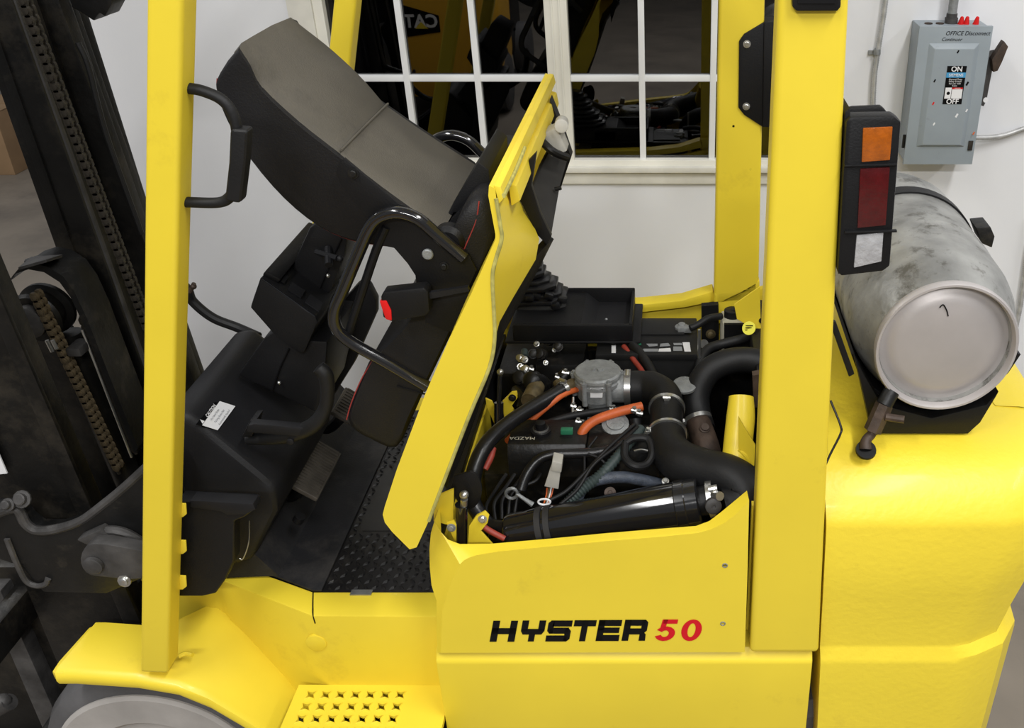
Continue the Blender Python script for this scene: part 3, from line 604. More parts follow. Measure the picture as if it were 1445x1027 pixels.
# ================================================================== CAB: floor, cowl, dash, pedals
mr0, mr1 = PZ(455, 834, ZF), PZ(541, 640, ZF)
fl = mk('cab_floor', g_prism([Vector((p[0], p[1], ZF - 0.004)) for p in ((i2.x, i2.y + 0.002), (i1.x, i1.y + 0.002), (-0.477, i1.y + 0.002), (-0.477, FY - 0.06), (-1.02, FY - 0.06), (-1.02, i2.y + 0.03))], (0, 0, -0.04)), 'blkm', FL)
tp = mk('tread_plate', g_bb(mr0.x, -0.478, i1.y - 0.001, FY - 0.07, ZF - 0.004, ZF), 'tread', fl)
mk('floor_mat', g_prism([Vector((p.x, p.y, ZF)) for p in (i2 + Vector((0.01, 0, 0)), i1, Vector((mr0.x, i1.y, ZF)), Vector((mr0.x, FY - 0.08, ZF)), Vector((-0.98, FY - 0.08, ZF)), Vector((-0.98, i2.y + 0.02, ZF)))], (0, 0, 0.006)), 'mat', fl, 0.002)
mk('inspection_cover', g_bb(mr0.x + 0.03, -0.485, 0.36, 0.6, ZF, ZF + 0.0015), 'tread', fl)
v = []; f = []; step = 0.0195; iy = 0; y = i1.y + 0.012
while y < FY - 0.1:
    ix = 0; x = mr0.x + 0.012
    while x < -0.49:
        if not (0.35 < y < 0.61 and x > mr0.x + 0.02):
            a = R(45 if (ix + iy) % 2 else -45); L, Wd = 0.0100, 0.0042; o = len(v)
            for (s, t, h) in ((-L, 0, 0), (0, -Wd, 0), (L, 0, 0), (0, Wd, 0), (-L * .45, 0, .0042), (L * .45, 0, .0042)):
                v.append(Vector((x + s * math.cos(a) - t * math.sin(a), y + s * math.sin(a) + t * math.cos(a), ZF + h)))
            f += [(o, o + 1, o + 4), (o + 1, o + 2, o + 5), (o + 1, o + 5, o + 4), (o + 2, o + 3, o + 5), (o + 3, o, o + 4), (o + 3, o + 4, o + 5)]
        x += step; ix += 1
    y += step; iy += 1
lug = mk('tread_lugs', (v, f), 'tread', fl, 0, 20); lug['kind'] = 'stuff'
# black cover beside the front leg
cc = mk('cowl_side_cover', g_pp([(250, 706), (356, 711), (361, 718), (345, 730), (330, 736), (330, 792), (318, 818), (304, 838), (285, 842), (250, 842)], 0.075, 0.11), 'blk', FL, 0.006, seg=3)
mk('cover_lip', g_pp([(268, 706), (357, 711), (361, 719), (347, 726), (320, 727), (312, 722), (268, 716)], 0.07, 0.10), 'blk2', cc, 0.003)
mk('wire_clip', g_tube([P(352, 735, 0.16), P(351, 765, 0.16), P(343, 788, 0.16), P(338, 788, 0.16)], 0.0012, 6), 'steel', cc)
# slanted cowl facing the driver
e1 = P(265, 577, 0.2); e2 = P(415, 640, 0.30)
cpf = [(e1.x, e1.z), (e1.x - 0.05, e1.z - 0.01), (e1.x - 0.06, ZF + 0.02), (e2.x - 0.09, ZF + 0.06), (e2.x - 0.01, e2.z - 0.07), (e2.x, e2.z - 0.01), (e2.x - 0.02, e2.z + 0.02)]
cowl = mk('dash_cowl', g_prism([Vector((x, 0.185, z)) for x, z in cpf], (0, 0.37, 0)), 'blk2', FL, 0.02, seg=3)
pa, pb = Vector((e1.x, 0, e1.z)), Vector((e2.x - 0.02, 0, e2.z + 0.02)); cd_ = (pb - pa).normalized(); cn = Vector((-cd_.z, 0, cd_.x))
if cn.z < 0: cn = -cn
def PC(x, y, l=0.0012): return PPL(x, y, pa + cn * l, cn)
mk('caution_label', g_prism([PC(x, y, 0.0006) for x, y in ((276, 599), (303, 567), (332, 573), (307, 607))], cn * 0.0004), 'ink', cowl)
mk('label_field', g_prism([PC(x, y, 0.0010) for x, y in ((285, 600), (310, 566), (332, 573), (307, 607))], cn * 0.0004), 'white', cowl)
ux = (PC(300, 570) - PC(280, 597)); uy = -(cd_)
flat('label_lettering', text_geo('CAUTION', PC(297.5, 579.5, 0.0014), ux, uy, 0.0095, 0.0004, 0.02), 'white', cowl)
tq = PC(285, 594, 0.0016); un, vn = ux.normalized(), uy.normalized()
flat('warning_triangle', ([tq - un * 0.005 - vn * 0.004, tq + un * 0.005 - vn * 0.004, tq + vn * 0.005], [(0, 1, 2)]), 'white', cowl)
for i, tx in enumerate(('Use Hand Brake', 'Parking Brake Not', 'Automatically Applied')):
    flat('label_lettering', text_geo(tx, PC(303 + i * 6.6, 585 + i * 1.9, 0.0016), ux, uy, 0.0062, 0.0004), 'greyink', cowl)
# lower column between cowl and instrument pod
mk('column_shroud', g_pp([(335, 530), (372, 478), (396, 462), (430, 480), (462, 482), (458, 540), (448, 584), (440, 580), (385, 553)], 0.36, 0.56), 'blk', FL, 0.008)
mk('column_seam', g_tube([P(408, 492, 0.358), P(395, 520, 0.358), P(384, 552, 0.358)], 0.0018, 6), 'ink', FL)
for x, y in ((394, 540), (463, 389)):
    mk('screw', g_sph(P(x, y, 0.352), 0.004, 10), 'steel', FL)
mk('column_side', g_pp([(505, 400), (520, 402), (531, 424), (531, 442), (500, 512), (485, 536), (470, 560), (440, 560), (450, 480), (470, 440)], 0.60, 0.63), 'blk2', FL, 0.008)
pod = mk('instrument_pod', g_pp([(353, 434), (356, 424), (367, 392), (445, 446), (448, 455), (430, 496), (424, 500), (390, 476)], 0.34, 0.62), 'blk', FL, 0.004)
pdir = (P(445, 446, 0.34) - P(367, 392, 0.34)).normalized(); pup = Vector((-pdir.z, 0, pdir.x)); pup = pup if pup.z > 0 else -pup
pl0 = P(367, 392, 0.34)
def PD(x, y, l): return PPL(x, y, pl0 + pup * l, pup)
mk('deck_edge_trim', g_tube([P(368, 392, 0.342), P(405, 418, 0.342), P(444, 446, 0.342)], 0.002, 8), 'gloss', pod)
for q, m in (([(396, 397), (402, 389), (407, 392), (401, 400)], 'blk2'), ([(405, 409), (411, 399), (430, 411), (424, 421)], 'gloss'), ([(430, 427), (437, 416), (455, 429), (449, 440)], 'blk2'), ([(392, 368), (403, 356), (413, 362), (402, 376)], 'alu')):
    mk('rocker_switch', g_prism([PD(x, y, 0.001) for x, y in q], pup * 0.003), m, pod)
mk('gauge_cluster', g_prism([PD(x, y, 0.0) for x, y in ((370, 388), (432, 318), (452, 326), (392, 400))], pup * 0.012), 'blk', pod, 0.003)
mk('column_cover', g_pp([(411, 384), (416, 366), (436, 322), (446, 314), (490, 336), (486, 362), (468, 410), (455, 425)], 0.44, 0.60), 'blk', FL, 0.008)
mk('cover_seam', g_tube([P(482, 337, 0.438), P(468, 368, 0.438), P(448, 415, 0.438)], 0.0015, 6), 'ink', FL)
st = mk('direction_lever', g_join(g_tube([P(446, 355, 0.43), P(462, 360, 0.42), P(476, 364, 0.41)], 0.006, 8), g_cyl(P(463, 350, 0.44), P(464, 374, 0.4), 0.008, 10), g_sph(P(480, 365, 0.41), 0.007)), 'blk2', FL)
mk('tilt_hose', g_tube([P(225, 372, 0.64), P(262, 405, 0.6), P(272, 425, 0.6), P(300, 448, 0.6), P(335, 462, 0.6), P(365, 475, 0.58)], 0.011, 10), 'rub', FL)
mk('hose_fitting', g_join(g_sph(P(273, 404, 0.58), 0.007), g_cyl(P(268, 412, 0.58), P(274, 400, 0.58), 0.005, 8)), 'rust', FL)
# parking brake
pk = mk('parking_brake_lever', g_tube([P(449, 518, 0.19), P(459, 528, 0.19), P(462, 548, 0.19), P(459, 575, 0.19), P(444, 598, 0.19), P(415, 612, 0.2), P(380, 618, 0.21), P(350, 620, 0.22)], [0.014, 0.015, 0.014, 0.013, 0.016, 0.016, 0.014, 0.011], 12), 'rub', FL)
mk('lever_blade', g_pp([(350, 600), (358, 598), (432, 604), (436, 610), (420, 616), (348, 610)], 0.18, 0.2), 'blk2', pk, 0.003)
mk('lever_slot', g_pp([(340, 618), (352, 594), (362, 592), (356, 616)], 0.2, 0.24), 'blk', pk, 0.003)
mk('lever_pin', g_lathe(P(410, 622, 0.185), (0, -1, 0), [(0, 0.007), (0.003, 0.007), (0.004, 0.005)], 14), 'blk2', pk)
# pedals
def pedal(q0, q1, Y0, Y1, nr, name):
    a, b = P(*q0, Y0), P(*q1, Y0); d = (b - a).normalized(); nn = Vector((-d.z, 0, d.x)); nn = nn if nn.z > 0 else -nn
    pd = mk(name, g_prism([a, b, b - nn * 0.012, a - nn * 0.012], (0, Y1 - Y0, 0)), 'pedal', FL, 0.004, seg=3)
    for i in range(nr):
        y = Y0 + 0.012 + (Y1 - Y0 - 0.02) * i / (nr - 1)
        mk('pedal_ridge', g_prism([a + d * 0.006 + nn * 0.0 + Vector((0, y - Y0, 0)), b - d * 0.006 + Vector((0, y - Y0, 0)), b - d * 0.007 + nn * 0.0025 + Vector((0, y - Y0, 0)), a + d * 0.007 + nn * 0.0025 + Vector((0, y - Y0, 0))], (0, 0.0045, 0)), 'pedal', pd)
    mid = (a + b) / 2 + Vector((0, (Y1 - Y0) * .35, 0))
    mk('pedal_arm', g_tube([mid - nn * 0.012, mid - nn * 0.05 + Vector((-0.03, 0, -0.02)), mid + Vector((-0.09, 0, -0.03)), mid + Vector((-0.14, 0, 0.05))], 0.014, 8), 'blkm', pd)
    return pd
pedal((410, 683), (449, 704), 0.33, 0.51, 17, 'brake_pedal')
pedal((468, 580), (500, 598), 0.62, 0.74, 9, 'accelerator_pedal')
mk('pedal_stop', g_cyl(P(420, 735, 0.3), P(424, 728, 0.3), 0.012, 12), 'blk', FL)
mk('floor_riser', g_prism([Vector((x, 0.2, z)) for x, z in ((-1.0, ZF), (-0.86, ZF + 0.006), (-0.99, 0.88), (-1.02, 0.88))], (0, FY - 0.28, 0)), 'mat', FL)

# ================================================================== ENGINE BAY
def clamp(p, d, r, parent, wd=0.010, screw=(0, 0, 1)):
    d = Vector(d).normalized(); p = Vector(p)
    c_ = mk('hose_clamp', g_lathe(p - d * wd / 2, d, [(0, r * .97), (0, r + 0.0022), (wd, r + 0.0022), (wd, r * .97)], 28), 'steel', parent)
    s_ = Vector(screw).normalized()
    mk('clamp_screw', g_join(g_cyl(p + s_ * (r + 0.006) - s_.cross(d) * 0.009, p + s_ * (r + 0.006) + s_.cross(d) * 0.009, 0.0045, 10), g_box(p + s_ * (r + 0.003), (0.012, 0.012, 0.006))), 'steel', parent)
def hose(name, pts, r, m='rub', seg=14, n=6):
    return mk(name, g_tube([P(*q) for q in pts], r, seg, n), m, FL)
# engine block and covers
eb = mk('engine_block', g_bb(-0.42, 0.06, 0.33, 0.60, 0.42, 0.86), 'eng', FL, 0.01)
mk('engine_block_side', g_bb(-0.40, 0.02, 0.22, 0.33, 0.42, 0.78), 'eng', eb, 0.01)
for i in range(6):
    mk('block_rib', g_bb(-0.38 + i * 0.066, -0.36 + i * 0.066, 0.205, 0.225, 0.5, 0.775), 'eng', eb, 0.003)
vc0, vc1 = P(703, 641, 0.28), P(836, 634, 0.28)
zc = P(745, 612, 0.33).z
vc = mk('valve_cover', g_loft([[Vector((x, y, z)) for x, y in ((-0.352, ya), (-0.185, ya), (-0.185, yb), (-0.352, yb))] for z, ya, yb in ((zc - 0.075, 0.275, 0.40), (zc - 0.02, 0.278, 0.398), (zc, 0.29, 0.388))]), 'eng', FL, 0.004)
vc2 = mk('valve_cover_rear', g_loft([[Vector((x, y, z)) for x, y in ((-0.184, ya), (-0.03, ya), (-0.03, yb), (-0.184, yb))] for z, ya, yb in ((zc - 0.075, 0.275, 0.40), (zc - 0.015, 0.285, 0.39), (zc - 0.008, 0.30, 0.38))]), 'eng', vc, 0.004)
flat('raised_lettering', text_geo('MAZDA', PZ(737, 618, zc + 0.001), (-1, 0, 0), (0, -1, 0), 0.016, 0.0), 'resv', vc)
for ch in vc.children:
    if ch.name.startswith('raised'):
        for q in ch.data.vertices: q.co.z = zc + 0.0012
mk('oil_cap', g_lathe(Vector((P(763, 612, 0.33).x, 0.335, zc)), (0, 0, 1), [(0, 0.022), (0.008, 0.022), (0.008, 0.016), (0.014, 0.016), (0.014, 0.011), (0.026, 0.011), (0.028, 0.008)], 24), 'blk', vc)
mk('cap_ring', g_lathe(Vector((P(763, 612, 0.33).x, 0.335, zc + 0.0085)), (0, 0, 1), [(0, 0.012), (0, 0.017), (0.005, 0.0165), (0.005, 0.012)], 24), 'steel', vc)
gc = mk('green_connector', g_box(P(800, 608, 0.33), (0.026, 0.014, 0.012)), 'greenc', FL, 0.002)
mk('connector_body', g_box(P(800, 620, 0.325), (0.028, 0.018, 0.026)), 'blk', gc, 0.002)
mk('coil_bracket', g_box(P(808, 634, 0.3), (0.085, 0.03, 0.008)), 'blkm', vc, 0.002)
mk('coil_bracket', g_box(P(800, 630, 0.31), (0.07, 0.01, 0.004)), 'blk2', vc)
mk('shelf_plate', g_box(P(868, 612, 0.36), (0.075, 0.06, 0.004)), 'blk', vc)
# mixer
mc = P(843, 522, 0.5); mtop = mc.z
mx = mk('gas_mixer', g_lathe((mc.x, mc.y, mtop - 0.098), (0, 0, 1), [(0, 0.025), (0.018, 0.025), (0.02, 0.038), (0.03, 0.040), (0.034, 0.048), (0.068, 0.050), (0.070, 0.055), (0.078, 0.055), (0.080, 0.0515), (0.086, 0.0515), (0.088, 0.055), (0.094, 0.054), (0.098, 0.050), (0.0985, 0.006)], 40), 'alu', FL, 0, 25)
mk('mixer_cap', g_join(g_lathe((mc.x + 0.006, mc.y, mtop), (0, 0, 1), [(0, 0.008), (0.005, 0.007)], 16)), 'alu', mx)
mk('mixer_cap', g_box((mc.x - 0.008, mc.y, mtop + 0.002), (0.006, 0.012, 0.005)), 'alu', mx)
for k in range(6):
    t = R(60 * k); q = Vector((mc.x + 0.0545 * math.cos(t), mc.y + 0.0545 * math.sin(t), mtop - 0.03))
    mk('mixer_bolt', g_lathe(q, (0, 0, 1), [(-0.035, 0.0065), (0.018, 0.0065), (0.018, 0.0085), (0.024, 0.0085), (0.024, 0.004), (0.029, 0.0035)], 12), 'alu', mx)
lab = [(P(833, 548, mc.y - 0.0525), P(851, 548, mc.y - 0.0525), P(850, 561, mc.y - 0.0525), P(833, 561, mc.y - 0.0525))]
mk('maker_plate', g_prism(list(lab[0]), (0, 0.004, 0)), 'white', mx)
mk('maker_plate_print', g_prism([P(833.5, 548.5, mc.y - 0.053), P(850.5, 548.5, mc.y - 0.053), P(850.5, 551, mc.y - 0.053), P(833.5, 551, mc.y - 0.053)], (0, 0.0003, 0)), 'ink', mx)
mk('mixer_outlet', g_cyl(Vector((mc.x + 0.03, mc.y, mtop - 0.045)), Vector((mc.x + 0.075, mc.y, mtop - 0.045)), 0.036, 24), 'alu', mx)
mk('throttle_body', g_join(g_bb(mc.x - 0.03, mc.x + 0.03, mc.y - 0.03, mc.y + 0.03, mtop - 0.155, mtop - 0.097)), 'eng', mx, 0.004)
mk('throttle_flange', g_bb(mc.x - 0.025, mc.x + 0.02, mc.y - 0.045, mc.y + 0.03, mtop - 0.115, mtop - 0.107), 'alu', mx, 0.002)
# intake hose, mixer to air cleaner
mo = Vector((mc.x + 0.062, mc.y, mtop - 0.045))
ih = mk('intake_hose', g_tube([mo, mo + Vector((0.04, 0, 0)), P(922, 548, 0.49), P(938, 560, 0.46), P(942, 585, 0.40)], [0.038, 0.038, 0.038, 0.038, 0.038], 20), 'rub', FL)
ih2 = mk('intake_hose', g_tube([P(941, 573, 0.425), P(940, 600, 0.36), P(941, 622, 0.32)], 0.0365, 20), 'rub', FL)
ih3 = mk('intake_hose', g_tube([P(941, 616, 0.33), P(944, 634, 0.28), P(962, 652, 0.235), P(995, 664, 0.20), P(1028, 672, 0.17), P(1050, 688, 0.145), P(1046, 706, 0.128), P(1020, 712, 0.12)], [0.041, 0.042, 0.045, 0.045, 0.044, 0.044, 0.042, 0.036], 22), 'rub', FL)
clamp(mo + Vector((0.006, 0, 0)), (1, 0, 0), 0.039, ih, 0.014, (0, -0.3, 1))
clamp(P(941, 576, 0.42), P(940, 600, 0.36) - P(942, 573, 0.425), 0.039, ih2, 0.009, (0.0, -0.5, 1))
clamp(P(941, 613, 0.335), P(944, 634, 0.28) - P(941, 600, 0.36), 0.042, ih3, 0.007, (-1, -0.3, 0.4))
# air cleaner canister
ca, cb = P(716, 753, 0.125), P(988, 707, 0.125); cdir = (cb - ca).normalized(); clen = (cb - ca).length
can = mk('air_cleaner', g_lathe(ca, cdir, [(0, 0.034), (0.004, 0.038), (0.012, 0.040), (clen * .88, 0.047), (clen * .885, 0.049), (clen * .93, 0.049), (clen * .935, 0.0475), (clen - 0.003, 0.0475), (clen, 0.043)], 40), 'gloss', FL, 0, 30)
for t in (0.17, 0.215):
    mk('canister_strap', g_lathe(ca + cdir * clen * t, cdir, [(0, 0.040), (0, 0.0435), (0.012, 0.0437), (0.012, 0.040)], 36), 'edge' if False else 'foam', can)
mk('canister_outlet', g_cyl(cb - cdir * 0.002, cb + cdir * 0.03, 0.03, 24), 'blk', can)
mk('outlet_clamp', g_lathe(cb + cdir * 0.016, cdir, [(0, 0.030), (0, 0.037), (0.012, 0.037), (0.012, 0.030)], 28), 'steel', can)
mk('clamp_bolt', g_join(g_cyl(P(1008, 698, 0.10), P(1016, 700, 0.08), 0.009, 10), g_cyl(P(1000, 690, 0.11), P(1012, 688, 0.11), 0.007, 10)), 'steel', can)
mk('restriction_cap', g_lathe(P(1006, 712, 0.085), (0.1, -1, 0.3), [(0, 0.016), (0.01, 0.016), (0.012, 0.013), (0.012, 0.004), (0.010, 0.003)], 18), 'cast', can)
# radiator hose, brown pipe, radiator
rh = hose('radiator_hose', [(991, 606, .46), (984, 580, .50), (984, 552, .53), (998, 526, .55), (1022, 512, .56), (1052, 508, .57), (1085, 514, .57)], 0.031)
pp = mk('rusty_pipe', g_tube([P(984, 592, 0.475), P(990, 610, 0.44), P(996, 632, 0.40), P(999, 655, 0.37)], [0.028, 0.030, 0.032, 0.033], 18), 'rust', FL)
mk('drain_plug', g_lathe(P(994, 606, 0.42), (0.1, -0.5, 0.9), [(0, 0.012), (0.008, 0.012), (0.010, 0.009), (0.014, 0.009)], 12), 'rust', pp)
clamp(P(985, 592, 0.475), P(991, 606, .46) - P(984, 580, .50), 0.031, rh, 0.010, (-1, -0.3, 0))
rad = mk('radiator', g_bb(0.215, 0.285, 0.28, FY - 0.07, 0.42, 0.99), 'eng', FL, 0.008)
mk('radiator_tank', g_bb(0.19, 0.285, 0.30, FY - 0.07, 0.965, 1.02), 'blk', rad, 0.01)
mk('rusty_plate', g_pp([(1062, 530), (1072, 528), (1072, 575), (1064, 575)], 0.40, 0.42), 'rust', rad)
# yellow fan guard
fg = mk('fan_guard', g_join(g_tube([P(1046, 560, 0.30), P(1045, 590, 0.27), P(1040, 640, 0.22), P(1038, 680, 0.19)], [0.026, 0.030, 0.03, 0.028], 18)), 'yel', FL)
mk('guard_fin', g_pp([(1042, 588), (1050, 602), (1066, 628), (1064, 662), (1042, 650)], 0.20, 0.204), 'yel', fg)
mk('guard_stay', g_tube([P(1042, 635, 0.19), P(1052, 645, 0.19), P(1054, 652, 0.19)], 0.002, 8), 'yel', fg)
mk('pillar_gusset', g_pp([(1036, 430), (1072, 405), (1074, 470), (1040, 450)], 0.72, 0.725), 'yel', FL)
mk('pillar_inner', g_bb(0.15, 0.29, 0.06, 0.075, 0.66, 0.98), 'yel', FL)
# coolant hoses
hose('coolant_hose', [(722, 745, .12), (692, 742, .14), (670, 715, .17), (667, 690, .19), (672, 655, .22), (690, 622, .27), (722, 594, .34), (760, 570, .41), (797, 548, .47)], 0.0165, 'rubsheen', 16)
ch_ = hose('heater_stub', [(790, 552, .46), (803, 545, .48), (815, 540, .5)], 0.015, 'brass')
clamp(P(795, 549, 0.468), P(797, 548, .47) - P(760, 570, .41), 0.0165, ch_, 0.010, (0, 0, 1))
hose('gas_hose', [(684, 662, .24), (692, 646, .26), (696, 632, .28)], 0.007, 'redhose')
hose('gas_hose', [(716, 622, .41), (735, 605, .40), (775, 571, .42), (795, 556, .45), (814, 549, .48)], 0.0075, 'org')
hose('vacuum_hose', [(818, 622, .33), (824, 606, .34), (840, 593, .36), (870, 582, .38), (906, 573, .40)], 0.0105, 'org')
hose('breather_hose', [(762, 600, .38), (800, 588, .41), (840, 581, .43), (880, 577, .45)], 0.008, 'rub')
hose('red_cable', [(880, 488, .70), (893, 506, .66), (905, 522, .62), (915, 540, .56)], 0.0065, 'redhose')
hose('black_cable', [(892, 486, .70), (908, 505, .66), (920, 525, .62), (925, 545, .56)], 0.012, 'rub')
hose('red_cable', [(672, 735, .10), (690, 748, .09), (712, 760, .085)], 0.006, 'redhose')
hose('heater_hose', [(812, 712, .17), (820, 692, .19), (840, 678, .2), (875, 673, .21), (905, 677, .22), (935, 684, .23)], 0.0125, 'blue')
hose('wire_loom', [(735, 692, .20), (742, 672, .22), (756, 652, .24), (775, 642, .25), (810, 640, .26), (850, 637, .27), (885, 626, .3)], 0.011, 'rubsheen')
hose('wire', [(775, 706, .16), (800, 692, .18), (830, 662, .22), (858, 632, .26), (896, 598, .34)], 0.004, 'rub')
hose('wire', [(790, 712, .15), (815, 690, .17), (838, 655, .21), (872, 628, .26), (900, 602, .33)], 0.0035, 'rub')
hose('wire', [(830, 640, .25), (848, 648, .24), (862, 664, .23), (880, 668, .22)], 0.003, 'rub')
hose('wire', [(842, 616, .3), (826, 640, .26), (824, 668, .22), (812, 690, .19)], 0.003, 'rub')
# corrugated sleeve
cp = spline([P(794, 716, .16), P(820, 692, .18), P(850, 668, .21), P(880, 634, .27), P(905, 604, .34)], 16)
mk('corrugated_sleeve', g_tube(cp, [0.0125 if i % 2 else 0.0098 for i in range(len(cp))], 12, raw=True), 'corr', FL, 0, 60)
# belt loop by the mixer hose
bl_ = [P(882, 625, .27), P(895, 618, .28), P(914, 620, .28), P(920, 640, .25), P(912, 655, .23), P(895, 657, .22), P(882, 645, .24), P(882, 625, .27)]
mk('rubber_loop', g_tube(bl_, 0.0085, 10), 'rub', FL)
mk('loop_clip', g_tube([P(895, 636, .24), P(905, 634, .24), P(914, 636, .24)], 0.002, 6), 'steel', FL)
# grey plug connector with coloured wires
gp = mk('grey_plug', g_loft([[P(x, y, Y) for x, y in q] for q, Y in (([(778, 655), (792, 657), (788, 690), (768, 686)], .185), ([(778, 655), (792, 657), (788, 690), (768, 686)], .215))]), 'greyc', FL, 0.002)
mk('plug_half', g_pp([(779, 651), (793, 654), (792, 667), (777, 664)], 0.182, 0.216), 'greyc', gp, 0.002)
for dx, m in ((0, 'org'), (3, 'brass'), (6, 'white'), (9, 'org')):
    mk('plug_wire', g_tube([P(772 + dx, 688, .2), P(771 + dx * .8, 698, .19), P(767 + dx * .7, 712, .18)], 0.0016, 6), m, gp)
mk('cable_tie', g_tube([P(768 + 8.5 * math.cos(t), 708 + 4 * math.sin(t), .155) for t in [2 * math.pi * i / 14 for i in range(15)]], 0.0022, 6), 'white', gp)
# dipstick handle
dp = mk('dipstick', g_tube([P(722 + 9 * math.cos(t) * .9, 696 + 7 * math.sin(t), .2 + 0.004 * math.sin(t)) for t in [2 * math.pi * i / 12 for i in range(13)]], 0.0035, 8), 'alu', FL)
mk('dipstick_tube', g_tube([P(729, 696, .2), P(740, 704, .195), P(752, 712, .19)], [0.004, 0.004, 0.006], 10), 'alu', dp)
# gas spring and brackets at the front corner
gs = mk('gas_spring', g_cyl(P(651, 712, 0.085), P(650, 790, 0.085), 0.0125, 16), 'gloss', FL)
mk('ball_end', g_join(g_cyl(P(655, 704, 0.08), P(654, 716, 0.085), 0.007, 12), g_sph(P(655, 698, 0.078), 0.009)), 'steel', gs)
mk('spring_bracket', g_prism([P(x, y, 0.10) for x, y in [(640, 672), (655, 668)] + [(660 + 20 * math.cos(R(a_)), 692 + 27 * math.sin(R(a_))) for a_ in range(-80, 100, 20)] + [(648, 712), (636, 690)]], (0, 0.006, 0)), 'blk', FL, 0.001)
yb1 = mk('yellow_bracket', g_prism([P(x, y, 0.07) for x, y in ((662, 742), (672, 728), (684, 722), (690, 728), (688, 738), (678, 750), (698, 772), (660, 772))], (0, 0.006, 0)), 'yel', FL, 0.001)
mk('bolt', g_bolt(P(681, 732, 0.07), (0, -1, 0.2), 0.006, 0.006), 'steel', yb1)
yb2 = mk('yellow_bracket', g_prism([P(x, y, 0.075) for x, y in ((630, 738), (640, 735), (650, 745), (651, 768), (642, 765))], (0, 0.006, 0)), 'yel', FL, 0.001)
mk('bolt', g_bolt(P(637, 744, 0.075), (0, -1, 0.2), 0.006, 0.006), 'alu', yb2)
mk('yellow_corner_plate', g_pp([(612, 702), (640, 690), (640, 735), (630, 740), (612, 735)], 0.09, 0.095), 'yel', FL)
yb3 = mk('yellow_bracket', g_prism([P(x, y, 0.50) for x, y in ((685, 562), (694, 566), (700, 578), (700, 605), (694, 590), (687, 575))], (0, 0.005, 0)), 'yel', FL, 0.001)
yb4 = mk('yellow_bracket', g_prism([P(x, y, 0.50) for x, y in ((709, 566), (722, 553), (729, 552), (731, 560), (722, 573), (728, 582), (712, 594))], (0, 0.005, 0)), 'yel', FL, 0.001)
mk('bolt', g_bolt(P(723, 561, 0.5), (0, -1, 0.2), 0.006, 0.006), 'blkm', yb4)
gs2 = mk('gas_spring', g_cyl(P(704, 568, 0.48), P(704, 610, 0.46), 0.011, 14), 'gloss', FL)
mk('spring_rod', g_cyl(P(706, 530, 0.5), P(704, 568, 0.48), 0.005, 10), 'blkm', gs2)
mk('ball_end', g_sph(P(706, 525, 0.5), 0.008), 'steel', gs2)
# hydraulic valve block and fittings left of the mixer
hv = mk('valve_block', g_bb(-0.44, -0.25, 0.68, 0.86, 0.70, 0.915), 'eng', FL, 0.01)
mk('valve_body', g_bb(-0.40, -0.30, 0.62, 0.69, 0.74, 0.88), 'eng', hv, 0.012)
mk('valve_body', g_bb(-0.34, -0.22, 0.66, 0.80, 0.86, 0.95), 'blkm', hv, 0.012)
for i, (x, y, Y, r, L, m) in enumerate(((737, 506, .66, .008, .02, 'steel'), (741, 508, .64, .007, .02, 'steel'), (734, 518, .63, .007, .018, 'steel'), (743, 522, .61, .009, .02, 'steel'), (752, 500, .68, .010, .02, 'blkm'), (765, 500, .68, .012, .02, 'blkm'), (758, 486, .70, .006, .02, 'steel'), (782, 494, .70, .005, .015, 'steel'), (735, 533, .58, .014, .02, 'blkm'), (770, 512, .64, .005, .012, 'steel'), (775, 480, .72, .012, .02, 'blkm'), (788, 490, .7, .01, .02, 'eng'))):
    q = P(x, y, Y); mk('hydraulic_fitting', g_join(g_lathe(q, (0.15 * ((i * 37) % 5 - 2), -0.8, 0.6), [(0, r * 1.25), (L * .5, r * 1.25), (L * .5, r), (L, r), (L * 1.1, r * .6)], 12)), m, hv)
mk('blue_sleeve', g_cyl(P(740, 495, .68), P(740, 503, .66), 0.009, 12), 'corr', hv)
th_ = mk('thermostat_housing', g_loft([[P(x, y, Y) for x, y in ((735, 536), (748, 526), (768, 528), (780, 540), (776, 556), (755, 550), (740, 548))] for Y in (.52, .60)]), 'eng', FL, 0.01)
mk('housing_lobe', g_sph(P(752, 538, .53), 0.026, 16), 'eng', th_)
mk('sensor_body', g_cyl(P(757, 545, .52), P(747, 566, .46), 0.020, 18), 'brass', FL)
mk('elbow_fitting', g_tube([P(728, 550, .54), P(738, 560, .5), P(736, 575, .48)], 0.012, 10), 'eng', FL)
mk('brass_elbow', g_tube([P(782, 556, .48), P(790, 548, .49), P(786, 540, .51)], 0.010, 10), 'brass', FL)
mk('brass_plug', g_tube([P(795, 545, .5), P(806, 546, .5)], [0.010, 0.013], 10), 'brass', FL)
mk('solenoid', g_join(g_cyl(P(793, 534, .52), P(801, 526, .53), 0.016, 14)), 'eng', FL)
for x, y, Y, L in ((798, 525, .52, 10), (786, 531, .52, 6), (809, 572, .44, 8), (818, 578, .43, 10), (812, 583, .42, 6), (816, 594, .38, 8), (822, 597, .38, 8), (895, 578, .38, 9), (902, 582, .37, 9), (862, 576, .42, 5), (866, 576, .42, 5), (750, 520, .6, 6)):
    mk('small_fitting', g_join(g_cyl(P(x - L * .5, y, Y), P(x + L * .5, y + 2, Y), 0.0055, 10), g_cyl(P(x, y - 4, Y), P(x, y + 4, Y), 0.004, 8)), 'steel', FL)
mk('linkage_rod', g_cyl(P(809, 560, .45), P(808, 582, .43), 0.003, 8), 'steel', FL)
gv = mk('round_valve', g_lathe(P(868, 600, .37), (0.1, -0.4, 0.9), [(0, 0.03), (0.008, 0.03), (0.010, 0.02), (0.014, 0.02), (0.015, 0.012)], 24), 'alu', FL)
